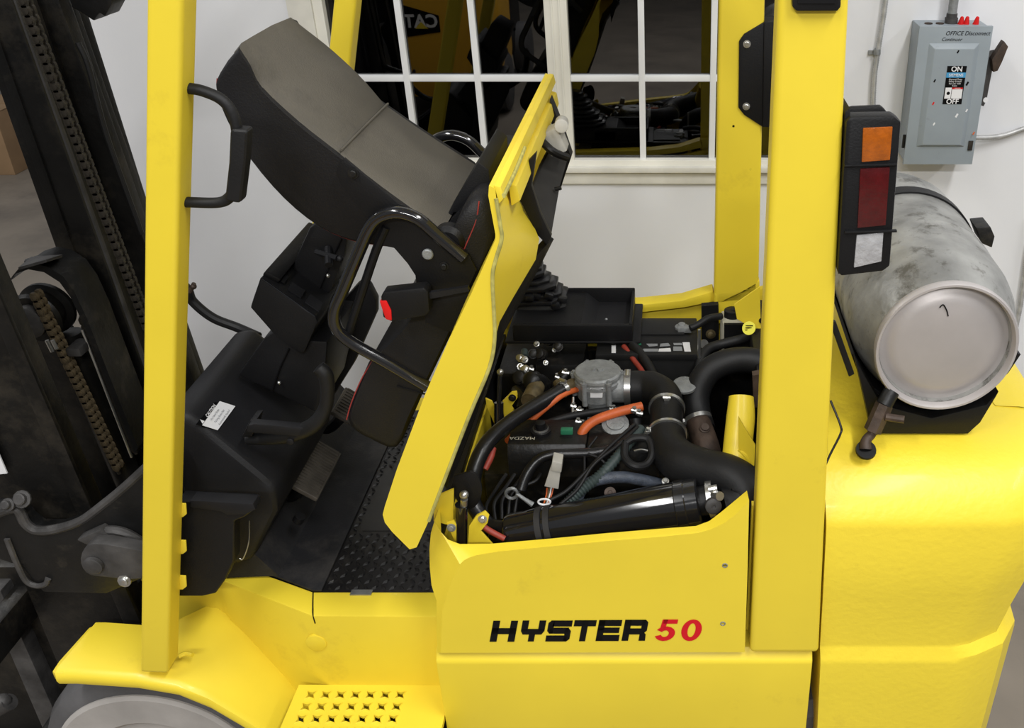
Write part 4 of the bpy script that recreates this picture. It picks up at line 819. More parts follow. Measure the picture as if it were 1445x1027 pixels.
mk('dark_sensor', g_cyl(P(897, 590, .38), P(898, 602, .37), 0.013, 14), 'blk', FL)
mk('cap_disc', g_lathe(P(966, 545, .52), (0, -0.2, 1), [(0, 0.028), (0.006, 0.028), (0.008, 0.024)], 24), 'alu', FL)
mk('ground_eye', g_lathe(P(861, 695, .2), (0, -0.8, 0.6), [(0, 0.012), (0.003, 0.012), (0.003, 0.005), (0.001, 0.004)], 16), 'rust', FL)
mk('hex_screw', g_bolt(P(939, 679, .19), (0, -0.5, 0.8), 0.005, 0.006), 'steel', FL)
for i in range(5):
    hose('wire', [(690 + 9 * i, 740 - 4 * i, .2), (686 + 12 * i, 715 - 6 * i, .23), (700 + 14 * i, 690 - 3 * i, .25), (715 + 12 * i, 668, .27)], 0.004, 'rub', 8)
# ---- battery (stands in its tray)
bt = P(955, 470, 0.72); bz = P(950, 500, 0.66).z
x0, x1 = P(842, 505, .66).x, P(984, 500, .66).x
bat = thing('battery', 'black car-type battery with barcode strip behind the engine', 'battery', ((x0 + x1) / 2, 0.75, 0.78))
mk('case', g_bb(x0, x1, 0.665, 0.855, 0.78, bz - 0.018), 'battlid', bat, 0.004)
mk('lid', g_bb(x0 - 0.003, x1 + 0.003, 0.66, 0.86, bz - 0.018, bz), 'battlid', bat, 0.004)
mk('lid_vent', g_bb(x0 + 0.06, x1 - 0.03, 0.76, 0.84, bz, bz + 0.006), 'battlid', bat, 0.003)
def BT(x, y): return PZ(x, y, bz + 0.0008)
for q, m in (([(963, 483), (973, 483), (975, 496), (966, 496)], 'white'), ([(950, 484), (962, 484), (963, 487), (951, 487)], 'greyink'), ([(950, 489), (962, 489), (963, 495), (950, 495)], 'greyink'), ([(932, 485), (943, 484), (946, 488), (931, 489)], 'greyink'), ([(930, 492), (946, 491), (947, 496), (929, 496)], 'white'), ([(912, 485), (928, 485), (928, 488), (916, 489)], 'greyink'), ([(908, 492), (929, 492), (929, 496), (907, 496)], 'greyink'), ([(895, 484), (905, 484), (905, 487), (896, 487)], 'greenc'), ([(899, 492), (904, 492), (904, 496), (900, 496)], 'tag'), ([(863, 487), (869, 487), (869, 498), (863, 498)], 'white')):
    mk('label_print', g_prism([BT(x, y) for x, y in q], (0, 0, 0.0004)), m, bat)
tr = mk('terminal', g_join(g_lathe(PZ(962, 466, bz), (0, 0, 1), [(0, 0.018), (0.012, 0.018), (0.014, 0.010), (0.02, 0.009)], 16), g_box(PZ(966, 464, bz + 0.01), (0.035, 0.02, 0.014))), 'alu', bat, 0.002)
tray_b = mk('battery_tray', g_bb(x0 - 0.01, x1 + 0.01, 0.65, 0.87, 0.76, 0.782), 'eng', FL)
mk('battery_hold_rod', g_cyl(P(987, 465, .66), P(986, 545, .66), 0.004, 8), 'steel', FL)
hose('battery_cable', [(974, 463, .75), (985, 458, .76), (1000, 449, .78), (1018, 446, .8)], 0.009, 'rub')
mk('black_bracket', g_pp([(990, 432), (1014, 430), (1015, 500), (990, 500)], 0.86, 0.88), 'blk', FL)
mk('bracket_bolt', g_bolt(P(1003, 471, .86), (0, -1, 0), 0.009, 0.008), 'brass', FL)
mk('cable_lug', g_lathe(P(993, 485, .8), (0.2, -1, 0.3), [(0, 0.012), (0.003, 0.012), (0.003, 0.006)], 14), 'steel', FL)
# coolant reservoir
rs = mk('coolant_reservoir', g_bb(P(1018, 470, .78).x, P(1066, 470, .78).x, .78, .86, P(1040, 500, .78).z, P(1040, 456, .78).z), 'resv', FL, 0.012)
mk('reservoir_front', g_pp([(1022, 458), (1058, 458), (1058, 500), (1022, 500)], 0.772, 0.782), 'blk', rs)
mk('reservoir_cap', g_lathe(Vector((P(1033, 450, .82).x, .82, P(1040, 456, .78).z - 0.002)), (0, 0, 1), [(0, 0.021), (0.02, 0.021), (0.022, 0.018)], 20), 'blk', rs)
hose('overflow_hose', [(1034, 438, .82), (1048, 438, .8), (1062, 446, .76), (1076, 452, .72)], 0.0085, 'rub')
hose('overflow_hose', [(985, 545, .6), (988, 510, .66), (1000, 492, .7), (1020, 485, .72), (1048, 478, .72), (1070, 470, .7)], 0.012, 'rub')
tgp = P(1057, 463, .70)
mk('radiator_cap_tag', g_lathe(tgp, (-0.35, -0.75, 0.55), [(0, 0.017), (0.002, 0.017)], 20), 'tag', rad)
for d_ in (-0.006, 0, 0.006):
    mk('tag_print', g_box(tgp + Vector((0.0, -0.003, 0.0025 + d_)), (0.018, 0.001, 0.002)), 'ink', rad)
# ---- lever tray and rubber boot on the far side
zt = P(850, 440, 0.8).z
tx0, tx1 = P(725, 470, .72).x, P(893, 470, .72).x
trp = []
ty0, ty1, zb = 0.70, 0.90, P(800, 482, .70).z
tz = zb + 0.045
lt = mk('lever_tray', g_join(g_bb(tx0 - 0.02, tx1 + 0.02, ty0 - 0.005, ty1 + 0.01, zb - 0.004, zb + 0.004)), 'blk', FL, 0.004)
mk('tray_wall', g_bb(tx0 + 0.003, tx1, ty0 - 0.003, ty0 + 0.008, zb, tz + 0.002), 'blk', lt, 0.003)
mk('tray_wall', g_bb(tx0 + 0.08, tx1, ty1 - 0.008, ty1, zb, tz + 0.01), 'blk', lt, 0.003)
mk('tray_wall', g_bb(tx1 - 0.008, tx1, ty0, ty1, zb, tz + 0.005), 'blk', lt, 0.003)
mk('tray_top', g_bb(tx0 + 0.0, tx0 + 0.17, ty0, ty1, zb, tz), 'blk', lt, 0.005)
mk('tray_ramp', g_prism([Vector((tx0 + 0.169, ty0 + 0.006, z)) if k == 0 else Vector((x, ty0 + 0.006, z)) for k, (x, z) in enumerate(((0, tz), (tx0 + 0.20, tz - 0.028), (tx1 - 0.005, tz - 0.030), (tx1 - 0.005, zb), (tx0 + 0.169, zb)))], (0, ty1 - ty0 - 0.012, 0)), 'blk2', lt)
mk('screw', g_sph(Vector((tx1 - 0.07, 0.79, tz - 0.029)), 0.004, 8), 'alu', lt)
bc = PZ(765, 425, tz); bo = mk('lever_boot', g_loft([[Vector((bc.x - 0.01 + sx * (0.075 - k * 0.007) + k * -0.004, bc.y + sy * (0.055 - k * 0.005), tz + k * 0.011)) for sx, sy in ((-1, -.6), (-.6, -1), (.6, -1), (1, -.6), (1, .6), (.6, 1), (-.6, 1), (-1, .6))] for k in (0, 1)]), 'rub', FL, 0.003)
rb_ = random.Random(3)
for k in range(8):
    w_ = 0.080 - k * 0.0068; d_ = 0.058 - k * 0.004; zz = tz + 0.010 + k * 0.0165; jx, jy = rb_.uniform(-.004, .004), rb_.uniform(-.003, .003)
    mk('boot_fold', g_loft([[Vector((bc.x - 0.012 - k * 0.006 + jx + sx * w_ * s_, bc.y + jy + sy * d_ * s_, z_ + sx * 0.003 * (-1) ** k)) for sx, sy in ((-1, -.55), (-.55, -1), (.55, -1), (1, -.55), (1, .55), (.55, 1), (-.55, 1), (-1, .55))] for s_, z_ in ((.80, zz), (1.0, zz + 0.004), (1.0, zz + 0.013), (.80, zz + 0.018))]), 'rubsheen', bo, 0.0025)
for i in range(9):
    q = Vector((bc.x - 0.07 + 0.016 * i, bc.y - 0.052 + rb_.uniform(-.004, .01), tz + 0.012 + rb_.uniform(0, .03)))
    mk('boot_lobe', g_box(q, (0.024, 0.02, 0.016), Matrix.Rotation(rb_.uniform(-.4, .4), 3, 'Y')), 'rubsheen', bo, 0.005)
mk('yellow_tie_bar', g_pp([(795, 484), (815, 484), (822, 510), (808, 510)], 0.80, 0.83), 'yel', FL)


# ================================================================== MAST
def rail(name, line, wpx, Y0, Y1, m='mast', parent=FL, bev=0.004):
    (xa, ya), (xb, yb) = line
    return mk(name, g_pp([(xa, ya), (xb, yb), (xb - wpx * 1.0, yb + wpx * .12), (xa - wpx, ya + wpx * .12)], Y0, Y1), m, parent, bev)
def member(name, l0, l1, r0, r1, Y0, Y1, m, parent=FL, top=-300, bot=860, bev=0.004):
    # straight upright: left edge through l0-l1, right edge through r0-r1 (pixels on plane Y0)
    def at(p, q, y): return (p[0] + (q[0] - p[0]) * (y - p[1]) / (q[1] - p[1]), y)
    return mk(name, g_pp([at(l0, l1, top), at(r0, r1, top), at(r0, r1, bot), at(l0, l1, bot)], Y0, Y1), m, parent, bev)
mn = member('mast_outer_channel', (-220, 210), (20, 790), (-98, 210), (152, 790), 0.20, 0.26, 'mast', FL, -420, 1000)
member('channel_flange', (-110, 210), (136, 790), (-90, 210), (160, 790), 0.19, 0.20, 'mast', mn, -420, 900, 0.002)
mk('warning_sticker', g_pp([(-75, 560), (-37, 560), (10, 668), (-28, 672)], 0.187, 0.19), 'white', mn)
mf = member('mast_inner_channel', (-57, -30), (203, 700), (5, -30), (265, 700), 0.52, 0.60, 'mast')
member('channel_flange', (-45, -30), (212, 700), (-32, -30), (228, 700), 0.515, 0.525, 'mast', mf, bev=0.002)
member('edge_highlight', (8, -30), (268, 700), (11, -30), (271, 700), 0.512, 0.522, 'cast', mf, bev=0)  # paler strip paints the highlight along the flange edge
member('mast_back_channel', (0, -30), (240, 640), (72, -30), (310, 640), 0.62, 0.66, 'mast', bot=760)
member('mast_back_flange', (60, -30), (280, 640), (84, -30), (320, 640), 0.66, 0.69, 'blkm', bot=760)
member('mast_far_channel', (70, -10), (250, 640), (104, -10), (312, 640), 0.74, 0.77, 'mast', bot=760)
mk('hose_guide', g_pp([(100, -30), (155, -30), (158, 5), (148, 24), (140, 18), (132, 30), (118, 20), (100, 10)], 0.64, 0.70), 'blkm', FL, 0.004)
mk('lift_hose', g_tube([P(112, 55, .738), P(150, 135, .738), P(185, 225, .738), P(220, 330, .738)], 0.0018, 6), 'cast', FL)
mk('lift_hose', g_tube([P(110, 60, .62), P(125, 95, .62), P(150, 190, .62), P(200, 330, .62)], 0.006, 8), 'rub', FL)
# chains: each link an object sharing one mesh
def chain(name, a, b, pitch, wd, m):
    a, b = Vector(a), Vector(b); d = (b - a).normalized(); n = int((b - a).length / pitch)
    side = Vector((0, 1, 0)); nn = side.cross(d).normalized(); 
    nn = nn if nn.x > 0 else -nn
    # a backing strand of pins, then plates
    ch = mk(name, g_tube([a - nn * 0.006, b - nn * 0.006], 0.004, 8), 'chaind', FL)
    g = g_join(g_loft([[side * sx + d * z + nn * w for z, w in ((-pitch * .62, -.004), (-pitch * .62, .004), (-pitch * .3, .0075), (pitch * .3, .0075), (pitch * .62, .004), (pitch * .62, -.004), (pitch * .3, -.0075), (-pitch * .3, -.0075))] for sx in (-wd, -wd * .35)]),
               g_loft([[side * sx + d * z + nn * w for z, w in ((-pitch * .62, -.004), (-pitch * .62, .004), (-pitch * .3, .0075), (pitch * .3, .0075), (pitch * .62, .004), (pitch * .62, -.004), (pitch * .3, -.0075), (-pitch * .3, -.0075))] for sx in (wd * .35, wd)]),
               g_cyl(-side * wd * 1.15 + nn * 0.001, side * wd * 1.15 + nn * 0.001, 0.0055, 8))
    ms = me('chain_link', g, m)
    for i in range(n):
        o = link('chain_link', ms, ch); o.location = a + d * (i + .5) * pitch
    return ch
chain('lift_chain', P(28, -20, .50), P(212, 468, .50), 0.0175, 0.012, 'chaind')
chain('carriage_chain', P(50, 412, .40), P(172, 668, .40), 0.0165, 0.012, 'chain')
chain('carriage_chain', P(118, 446, .445), P(196, 640, .445), 0.0165, 0.011, 'chaind')
# chain sheave under a hose guard
sc_ = P(58, 442, .44)
sh = mk('chain_sheave', g_lathe(sc_ + Vector((0, -0.03, 0)), (0, 1, 0), [(0, 0.015), (0, 0.05), (0.008, 0.056), (0.014, 0.044), (0.045, 0.044), (0.05, 0.058), (0.06, 0.058)], 36), 'mast', FL)
mk('sheave_hub', g_lathe(sc_ + Vector((0, -0.055, 0)), (0, 1, 0), [(0, 0.025), (0.006, 0.034), (0.03, 0.036)], 24), 'cast', sh)
gpx = [(12, 398), (22, 386), (40, 380), (62, 384), (84, 398), (100, 420), (118, 458), (150, 540), (190, 640)]
mk('hose_guard', g_loft([[P(x, y, .40), P(x, y, .40) + Vector((0.003, 0.09, 0.003)), P(x + 5, y - 8, .40) + Vector((0, 0.09, 0)), P(x + 5, y - 8, .40)] for x, y in gpx]), 'blkm', FL, 0, 40)
gpx2 = [(40, 372), (66, 366), (92, 378), (118, 405), (140, 450), (165, 520), (205, 630)]
mk('hose_bundle', g_tube([P(x, y, .46) for x, y in gpx2], 0.011, 10), 'rub', FL)
mk('guide_plate', g_loft([[P(x, y, Y) for x, y, Y in ((26, 377, .36), (66, 366, .36), (88, 359, .44), (44, 362, .44))], [P(x, y + 4, Y) for x, y, Y in ((26, 377, .36), (66, 366, .36), (88, 359, .44), (44, 362, .44))]]), 'cast', FL)
mk('lift_cylinder', g_cyl(P(95, 470, .46), P(200, 720, .46), 0.030, 20), 'mast', FL)
mk('cylinder_rod', g_cyl(P(116, 465, .43), P(186, 645, .43), 0.003, 8), 'steel', FL)
mk('chain_anchor', g_join(g_box(P(112, 490, .42), (0.03, 0.05, 0.02))), 'cast', FL, 0.004)
mk('crosshead', g_pp([(-30, 400), (40, 440), (100, 462), (210, 700), (210, 760), (60, 760), (-60, 560)], 0.50, 0.514), 'mast', FL, 0.006)
mk('rod_clip', g_join(g_cyl(P(66, 480, .34), P(74, 496, .34), 0.004, 8), g_cyl(P(74, 480, .34), P(80, 492, .34), 0.004, 8)), 'steel', FL)
# lower cross member bracket with tilt cylinder clevis
mbp = [(-40, 720), (22, 716), (36, 738), (50, 748), (78, 748), (112, 738), (145, 714), (172, 690), (204, 660), (240, 640), (240, 800), (150, 838), (60, 836), (30, 800), (0, 790), (-40, 790)]
mb = mk('mast_bracket', g_pp(mbp, 0.13, 0.17), 'blkm', FL, 0.006)
mk('bracket_rim', g_tube([P(x, y, .135) for x, y in ((-30, 735), (0, 722), (24, 718), (36, 738), (52, 748), (80, 746), (115, 734), (148, 710), (175, 688), (210, 656))], [0.011, 0.011, 0.010, 0.010, 0.010, 0.010, 0.009, 0.009, 0.009, 0.009], 10), 'cast', mb)
mk('slot_edge', g_tube([P(x, y, .128) for x, y in ((10, 760), (22, 790), (36, 818), (50, 826), (64, 824), (68, 816))], 0.006, 8), 'cast', mb)
mk('bracket_bolt', g_bolt(P(32, 704, .13), (0, -1, 0.6), 0.012, 0.012), 'cast', mb)
mk('bracket_bolt', g_bolt(P(12, 712, .12), (0, -1, 0.6), 0.009, 0.012), 'cast', mb)
cl = mk('tilt_clevis', g_prism([P(x, y, .06) for x, y in [(134 + 21 * math.cos(R(a_)), 790 + 23 * math.sin(R(a_))) for a_ in range(90, 281, 19)] + [(150, 768), (215, 780), (215, 816), (180, 818)]], (0, 0.03, 0)), 'cast', FL, 0.004)
mk('clevis_fork', g_tube([P(150, 772, .12), P(145, 758, .12), P(152, 749, .12), P(175, 752, .12), P(196, 764, .12), P(210, 780, .12)], 0.011, 10), 'cast', cl)
mk('clevis_fork', g_pp([(108, 762), (140, 748), (165, 766), (172, 778), (150, 778), (120, 768)], 0.105, 0.13), 'cast', cl, 0.003)
mk('clevis_pin', g_lathe(P(133, 796, .058), (0, -1, 0), [(0, 0.019), (0.008, 0.019), (0.010, 0.016)], 22), 'cast', cl)
mk('grease_bolt', g_bolt(P(176, 819, .06), (0, -1, 0.2), 0.009, 0.008), 'steel', cl)
mk('tilt_cylinder', g_cyl(P(205, 798, .08), P(240, 803, .09), 0.03, 18), 'blkm', FL)
mk('axle_housing', g_bb(-1.22, -1.0, 0.18, 0.8, 0.33, 0.52), 'blkm', FL, 0.02)
mk('mast_lower_crossbar', g_bb(-1.34, -1.22, 0.22, 0.78, 0.28, 0.60), 'mast', FL, 0.01)
mk('mast_lower_crossbar', g_pp([(-60, 800), (30, 800), (90, 860), (200, 860), (200, 1000), (80, 1100), (-60, 1100)], 0.26, 0.30), 'mast', FL, 0.01)
# fork carriage in front of the mast
cg = mk('fork_carriage', g_bb(-1.50, -1.46, 0.08, 0.88, 0.52, 0.60), 'mast', FL, 0.006)
mk('carriage_bar', g_bb(-1.50, -1.46, 0.08, 0.88, 0.16, 0.24), 'mast', cg, 0.006)
for yy in (0.22, 0.66):
    mk('fork', g_prism([Vector((x, yy, z)) for x, z in ((-1.50, 0.62), (-1.54, 0.62), (-1.55, 0.09), (-2.5, 0.05), (-2.5, 0.03), (-1.50, 0.03))], (0, 0.11, 0)), 'cast', cg, 0.004)
mk('backrest_bar', g_tube([P(-20, 930, .25), P(10, 890, .25), P(38, 850, .25)], 0.010, 8), 'cast', cg)
mk('chain_fitting', g_join(g_cyl(P(-5, 1000, .2), P(14, 990, .2), 0.02, 14), g_sph(P(4, 990, .2), 0.02)), 'cast', cg)

# ================================================================== LPG TANK
tx, tz_, ty = 0.5, 1.275, 0.14
tk = thing('propane_tank', 'dented silver propane cylinder lying across the counterweight', 'gas cylinder', (tx, 0.45, 1.12))
Rk = 0.157
mk('shell', g_lathe((tx, ty + 0.03, tz_), (0, 1, 0), [(0.035, 0.02), (0.03, 0.117), (-0.016, 0.120), (-0.012, 0.128), (0.0, 0.133), (0.03, 0.144), (0.06, 0.152), (0.10, Rk), (0.20, Rk), (0.205, Rk + 0.0015), (0.215, Rk + 0.0015), (0.22, Rk), (0.42, Rk), (0.50, Rk * .985), (0.55, Rk * .92), (0.59, Rk * .78), (0.62, Rk * .5), (0.63, 0.03)], 64), 'galv', tk, 0, 40)
mk('foot_ring', g_lathe((tx, ty, tz_), (0, 1, 0), [(0.03, 0.120), (0.006, 0.122), (0.0, 0.125), (0.0, 0.129), (0.005, 0.132), (0.018, 0.130), (0.03, 0.126)], 64), 'tankcap', tk, 0, 50)
mk('end_cap', g_lathe((tx, ty + 0.014, tz_), (0, 1, 0), [(-0.004, 0.0), (-0.003, 0.05), (-0.001, 0.085), (0.002, 0.098), (0.008, 0.106), (0.011, 0.114), (0.012, 0.1215), (0.03, 0.1215)], 64), 'tankcap', tk, 0, 50)
for q in ([(1326, 434), (1331, 430), (1336, 438), (1338, 446)],):
    mk('scratch_mark', g_tube([P(x, y, ty + 0.0112) for x, y in q], 0.0012, 6), 'ink', tk)
mk('collar', g_lathe((tx, ty + 0.60, tz_), (0, 1, 0), [(0.0, 0.09), (0.0, 0.10), (0.09, 0.10), (0.09, 0.092)], 40), 'galv', tk)
sy = ty + 0.40
stp_ = mk('tank_strap', g_lathe((tx, sy, tz_), (0, 1, 0), [(0, Rk), (0, Rk + 0.004), (0.036, Rk + 0.004), (0.036, Rk)], 64), 'blk', FL)
mk('strap_latch', g_join(g_pp([(1378, 322), (1398, 320), (1404, 334), (1400, 350), (1386, 344)], sy - 0.04, sy + 0.02)), 'blkm', stp_, 0.003)
# bracket cradle
crd = mk('tank_cradle', g_loft([[Vector((tx + (Rk + 0.004 + o_) * math.sin(R(a_)), y, tz_ - (Rk + 0.004 + o_) * math.cos(R(a_)))) for a_ in range(-75, 76, 15)] + [Vector((tx + (Rk + 0.010 + o_) * math.sin(R(a_)), y, tz_ - (Rk + 0.010 + o_) * math.cos(R(a_)))) for a_ in range(75, -76, -15)] for y, o_ in ((0.20, 0.0), (0.75, 0.0))]), 'blk', FL, 0, 40)
mk('cradle_base', g_prism([Vector((tx + dx, 0.165, z)) for dx, z in ((-0.16, 1.24), (-0.145, 1.19), (-0.115, 1.085), (-0.10, 1.074), (0.075, 1.074), (0.095, 1.10), (0.12, 1.17), (0.10, 1.14), (0.0, 1.11), (-0.10, 1.14))], (0, 0.04, 0)), 'blk', crd, 0.002)
mk('cradle_foot', g_prism([PZ(x, y, 1.076) for x, y in ((1196, 470), (1236, 592), (1350, 600), (1372, 592), (1385, 560), (1300, 480))], (0, 0, 0.006)), 'blk', crd, 0.001)
# shut-off valve and elbow coming out of the counterweight
vq = P(1222, 630, 0.11)
fv = mk('fuel_fitting', g_tube([P(1221, 634, 0.10), P(1222, 622, 0.11), P(1230, 612, 0.12), P(1236, 600, 0.125)], [0.013, 0.010, 0.009, 0.012], 14), 'rust', FL)
mk('hex_body', g_cyl(P(1231, 608, 0.12), P(1248, 570, 0.135), 0.017, 6), 'rust', fv)
mk('hose_end', g_cyl(P(1247, 572, 0.135), P(1258, 552, 0.15), 0.016, 14), 'blkm', fv)
mk('side_bleeder', g_cyl(P(1250, 588, 0.12), P(1276, 592, 0.11), 0.0075, 10), 'rust', fv)
mk('dark_hole_disc', g_lathe(P(1222, 633, 0.10) - Vector((0, 0, 0.004)), (0, -0.5, 0.85), [(0, 0.020), (0.005, 0.019), (0.005, 0.012)], 20), 'ink', fv)  # black disc stands in for the shade inside the hole
mk('side_guard_strip', g_pp([(1174, 452), (1180, 455), (1206, 528), (1198, 532), (1176, 470)], 0.12, 0.13), 'blk', FL, 0.002)

# ================================================================== WALL FITTINGS
YB = 1.505
ds = thing('disconnect_switch', 'grey steel electrical disconnect box with handwritten marker lettering', 'switch box', (0.86, YW - 0.06, 1.15))
tlc, trc, brc, blc = P(1297, 37, YB), P(1406, 39, YB), P(1368, 231, YB), P(1277, 232, YB)
bx0, bx1 = (tlc.x + blc.x) / 2 - 0.002, (trc.x + brc.x) / 2; bz1, bz0 = tlc.z, blc.z
mk('box', g_bb(bx0 + 0.006, bx1 - 0.006, YB + 0.012, YW, bz0 + 0.004, bz1 - 0.004), 'boxgrey', ds, 0.003)
cvr = mk('cover', g_bb(bx0, bx1, YB, YB + 0.014, bz0, bz1), 'boxgrey', ds, 0.002)
r0 = [(bx0 + 0.030, bz0 + 0.055), (bx1 - 0.03, bz0 + 0.055), (bx1 - 0.03, bz1 - 0.045), (bx0 + 0.03, bz1 - 0.045)]
r1 = [(bx0 + 0.050, bz0 + 0.064), (bx1 - 0.048, bz0 + 0.064), (bx1 - 0.048, bz1 - 0.062), (bx0 + 0.050, bz1 - 0.062)]
mk('raised_panel', g_loft([[Vector((x, YB + 0.002, z)) for x, z in r0], [Vector((x, YB - 0.010, z)) for x, z in r1]]), 'boxgrey', cvr, 0.002)
YL = YB - 0.0102
lx, lz1, lz0 = (P(1347, 120, YL).x), P(1350, 93, YL).z, P(1343, 147, YL).z
lw = 0.0285
mk('label_plate', g_bb(lx - lw, lx + lw, YL - 0.0006, YL, lz0, lz1), 'ink', cvr)
H_ = lz1 - lz0
mk('blue_band', g_bb(lx - lw, lx + lw, YL - 0.0010, YL, lz1 - H_ * .30, lz1 - H_ * .17), 'blueink', cvr)
mk('white_field', g_bb(lx - lw * .9, lx - lw * .25, YL - 0.0010, YL, lz0 + H_ * .15, lz0 + H_ * .44), 'white', cvr)
mk('red_field', g_bb(lx - lw * .2, lx + lw * .9, YL - 0.0010, YL, lz0 + H_ * .40, lz0 + H_ * .44), 'red', cvr)
mk('white_field', g_bb(lx - lw * .2, lx + lw * .9, YL - 0.0010, YL, lz0 + H_ * .15, lz0 + H_ * .395), 'white', cvr)
U, V = (1, 0, 0), (0, 0, 1)
def lt_(body, z, size, m, x=lx, y=YL - 0.0010, **k): flat('lettering', text_geo(body, (x, y, z), U, V, size, 0.0006, **k), m, cvr)
lt_('ON', lz1 - H_ * .085, 0.021, 'white', bold=0.02); lt_('OFF', lz0 + H_ * .07, 0.021, 'white', bold=0.02)
lt_('SIEMENS', lz1 - H_ * .235, 0.0115, 'white', bold=0.01)
for i, t_ in enumerate(('General Duty', 'Safety Switch', 'for use with', 'fuses')): lt_(t_, lz1 - H_ * (.345 + .055 * i), 0.0072, 'white')
for i in range(4): lt_('DANGER' if i == 0 else '', lz0 + H_ * .42, 0.0045, 'white', x=lx + lw * .35)
mk('shock_symbol', g_lathe((lx - lw * .55, YL - 0.0010, lz0 + H_ * .29), (0, -1, 0), [(0, 0.005), (0.0004, 0.005)], 12), 'ink', cvr)
flat('handwriting', text_geo('OFFICE Disconnect', (bx0 + 0.142, YB - 0.0004, bz1 - 0.020), U, (0, 0, 1), 0.0160, 0.0004, 0.006, 0.25), 'ink', cvr)
flat('handwriting', text_geo('Continuor', (bx0 + 0.098, YB - 0.0004, bz1 - 0.037), U, (0, 0, 1), 0.0140, 0.0004, 0.004, 0.25), 'ink', cvr)
for x, y, m, r in ((1317, 146, 'red', .003), (1365, 118, 'ink', .004), (1350, 163, 'white', .004), (1364, 156, 'white', .003), (1318, 175, 'white', .003), (1374, 188, 'org', .003), (1319, 114, 'ink', .003), (1352, 73, 'ink', .003)):
    mk('paint_chip', g_box(P(x, y, YL - 0.0003), (r * 1.4, 0.0006, r * 3), Matrix.Rotation(R(25), 3, 'Y')), m, cvr)
mk('cover_latch', g_bb(bx1 - 0.022, bx1 - 0.008, YB - 0.004, YB, bz0 + 0.045, bz0 + 0.075), 'blkm', ds, 0.001)
mk('hinge_pin', g_cyl((bx0 - 0.004, YB + 0.01, bz0 + 0.05), (bx0 - 0.004, YB + 0.01, bz0 + 0.09), 0.005, 8), 'blkm', ds)
hd = mk('throw_handle', g_loft([[P(x, y, Y) for x, y in ((1393, 72), (1403, 70), (1404, 84), (1400, 100), (1392, 142), (1388, 150), (1382, 148), (1378, 140))] for Y in (1.53, 1.545)]), 'cast', ds, 0.002)
mk('handle_grip', g_pp([(1400, 84), (1417, 58), (1423, 66), (1414, 88), (1408, 100), (1402, 102)], 1.50, 1.53), 'rust', hd, 0.002)
mk('grip_hole', g_lathe(P(1391, 141, 1.5295), (0, -1, 0), [(0, 0.008), (0.0006, 0.008)], 12), 'white', hd)
for x, dx in ((1354, 3), (1362, 2), (1375, 4)):
    a_ = P(x, 40, 1.56); mk('wire_nut', g_lathe(a_ , (0.12 * dx / 3, 0, 1), [(0, 0.010), (0.01, 0.010), (0.032, 0.005), (0.034, 0.002)], 10), 'red', ds)
for x in (1310, 1326): mk('knockout', g_lathe(Vector((P(x, 40, 1.56).x, 1.565, bz1 - 0.004)), (0, 0, 1), [(0, 0.012), (0.003, 0.012), (0.004, 0.006)], 14), 'rust', ds)
mk('conduit_bushing', g_lathe(Vector((P(1342, 36, 1.57).x, 1.575, bz1 - 0.004)), (0, 0, 1), [(0, 0.019), (0.016, 0.019), (0.016, 0.016), (0.028, 0.016)], 20), 'cast', ds)
cx_ = P(1342, 36, 1.57).x
rc = thing('steel_conduit', 'rigid galvanised conduit rising from the disconnect box', 'conduit', (cx_, 1.575, bz1 + 0.02))
mk('pipe', g_cyl((cx_, 1.575, bz1 + 0.022), (cx_ + 0.01, 1.59, 4.1), 0.0135, 18), 'alu', rc)
def flex(name, pts, r, label):
    path = spline([P(*q) for q in pts], 4); L = sum((path[i + 1] - path[i]).length for i in range(len(path) - 1)); n = int(L / 0.0035)
    out = []; acc = 0; seg_i = 0; cum = [0]
    for i in range(len(path) - 1): cum.append(cum[-1] + (path[i + 1] - path[i]).length)
    for k in range(n + 1):
        s_ = L * k / n
        while seg_i < len(path) - 2 and cum[seg_i + 1] < s_: seg_i += 1
        t = (s_ - cum[seg_i]) / max(1e-6, cum[seg_i + 1] - cum[seg_i]); out.append(path[seg_i].lerp(path[seg_i + 1], t))
    rt = thing(name, label, 'conduit', out[0])
    mk('armour', g_tube(out, [r if i % 2 else r * .78 for i in range(len(out))], 10, raw=True), 'flexm', rt, 0, 80)
    return rt
c1 = flex('flexible_conduit', [(1254, -60, 1.612), (1250, 0, 1.612), (1241, 60, 1.612), (1234, 110, 1.612), (1232, 170, 1.612), (1233, 260, 1.612)], 0.0085, 'flexible metal conduit running down the wall behind the tail lamp')
mk('pipe_strap', g_join(g_lathe(P(1238, 73, 1.612) + Vector((0, 0, -0.008)), (-0.1, 0, 1), [(0, 0.0095), (0, 0.011), (0.016, 0.011), (0.016, 0.0095)], 16), g_box(P(1230, 74, 1.624), (0.02, 0.008, 0.012))), 'alu', c1)
flex('flexible_conduit', [(1368, 194, 1.59), (1395, 194, 1.60), (1420, 190, 1.61), (1450, 180, 1.615), (1500, 170, 1.615)], 0.0085, 'flexible metal conduit leaving the right side of the disconnect box')
flex('flexible_conduit', [(1462, 300, 1.612), (1450, 360, 1.612), (1440, 430, 1.612), (1430, 480, 1.612), (1420, 560, 1.612)], 0.0095, 'flexible metal conduit low on the wall beside the propane cylinder')

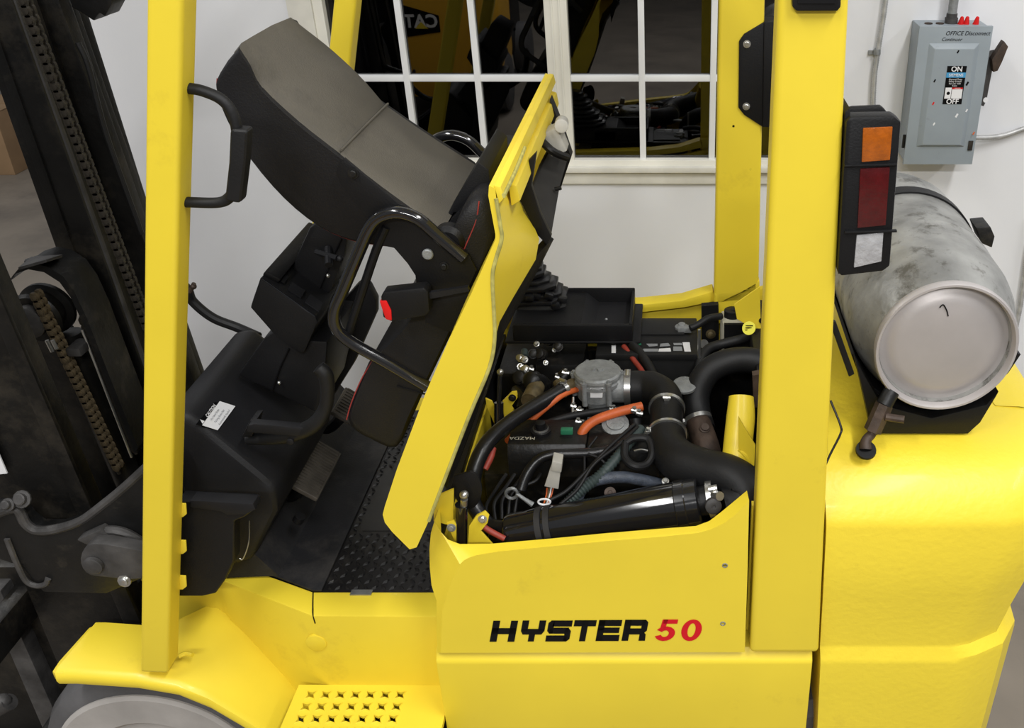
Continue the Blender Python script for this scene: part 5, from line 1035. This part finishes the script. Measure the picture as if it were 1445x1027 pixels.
# ================================================================== LOOSE THINGS
bxp = PZ(22, 247, 0.0)
cb_ = thing('cardboard_box', 'brown cardboard box on the bare floor behind the mast', 'box', (bxp.x - 0.3, bxp.y + 0.25, 0))
mk('carton', g_bb(bxp.x - 0.6, bxp.x, bxp.y, bxp.y + 0.5, 0, 0.42), 'card', cb_, 0.004)
mk('flap', g_box((bxp.x - 0.3, bxp.y + 0.12, 0.423), (0.6, 0.24, 0.004)), 'card', cb_)
mk('flap', g_box((bxp.x - 0.3, bxp.y + 0.375, 0.423), (0.6, 0.24, 0.004)), 'card', cb_)

# a second lift truck stands behind the photographer; the window glass mirrors it
f2 = thing('second_forklift', 'orange yellow lift truck mirrored in the window glass', 'forklift', (-1.8, -3.6, 0))
mk('counterweight', g_loft([[Vector((x, y, z)) for x, y in ((-2.35 + i_, -3.0 - i_ * .5), (-1.45 - i_, -3.0 - i_ * .5), (-1.35 - i_, -3.15), (-1.35 - i_, -3.7), (-2.45 + i_, -3.7), (-2.45 + i_, -3.15))] for z, i_ in ((0.2, 0.03), (0.45, 0.0), (0.95, 0.0), (1.05, 0.05))]), 'caty', f2, 0.02)
bdg = mk('badge', g_prism([Vector((x, -2.999, z)) for x, z in ((-1.78, 0.70), (-2.06, 0.66), (-2.06, 0.90), (-1.78, 0.82))], (0, 0.004, 0)), 'ink', f2)
flat('badge_lettering', text_geo('CAT', (-1.92, -2.994, 0.775), (-1, 0, 0), (0, 0, 1), 0.13, 0.001, 0.03), 'white', bdg)
flat('badge_triangle', ([Vector((-1.97, -2.991, 0.725)), Vector((-1.87, -2.991, 0.725)), Vector((-1.92, -2.991, 0.775))], [(0, 1, 2)]), 'yel', bdg)
mk('body', g_bb(-2.35, -1.45, -4.9, -3.7, 0.25, 0.95), 'blkm', f2, 0.03)
for x in (-2.4, -1.46):
    mk('guard_leg', g_prism([Vector((x, -3.75, 0.9)), Vector((x + 0.06, -3.75, 0.9)), Vector((x + 0.06, -3.85, 0.9)), Vector((x, -3.85, 0.9))], (0, 0, 1.2)), 'blkm', f2)
    for y in (-3.4, -4.7): mk('wheel', g_lathe((x - 0.02, y, 0.24), (1, 0, 0), [(0, 0.12), (0, 0.21), (0.02, 0.24), (0.12, 0.24), (0.14, 0.21), (0.14, 0.12)], 32), 'tyre', f2)
mk('seat', g_join(g_bb(-2.15, -1.65, -4.4, -3.9, 0.95, 1.08), g_bb(-2.15, -1.65, -3.95, -3.82, 1.0, 1.6)), 'vinyl', f2, 0.03)
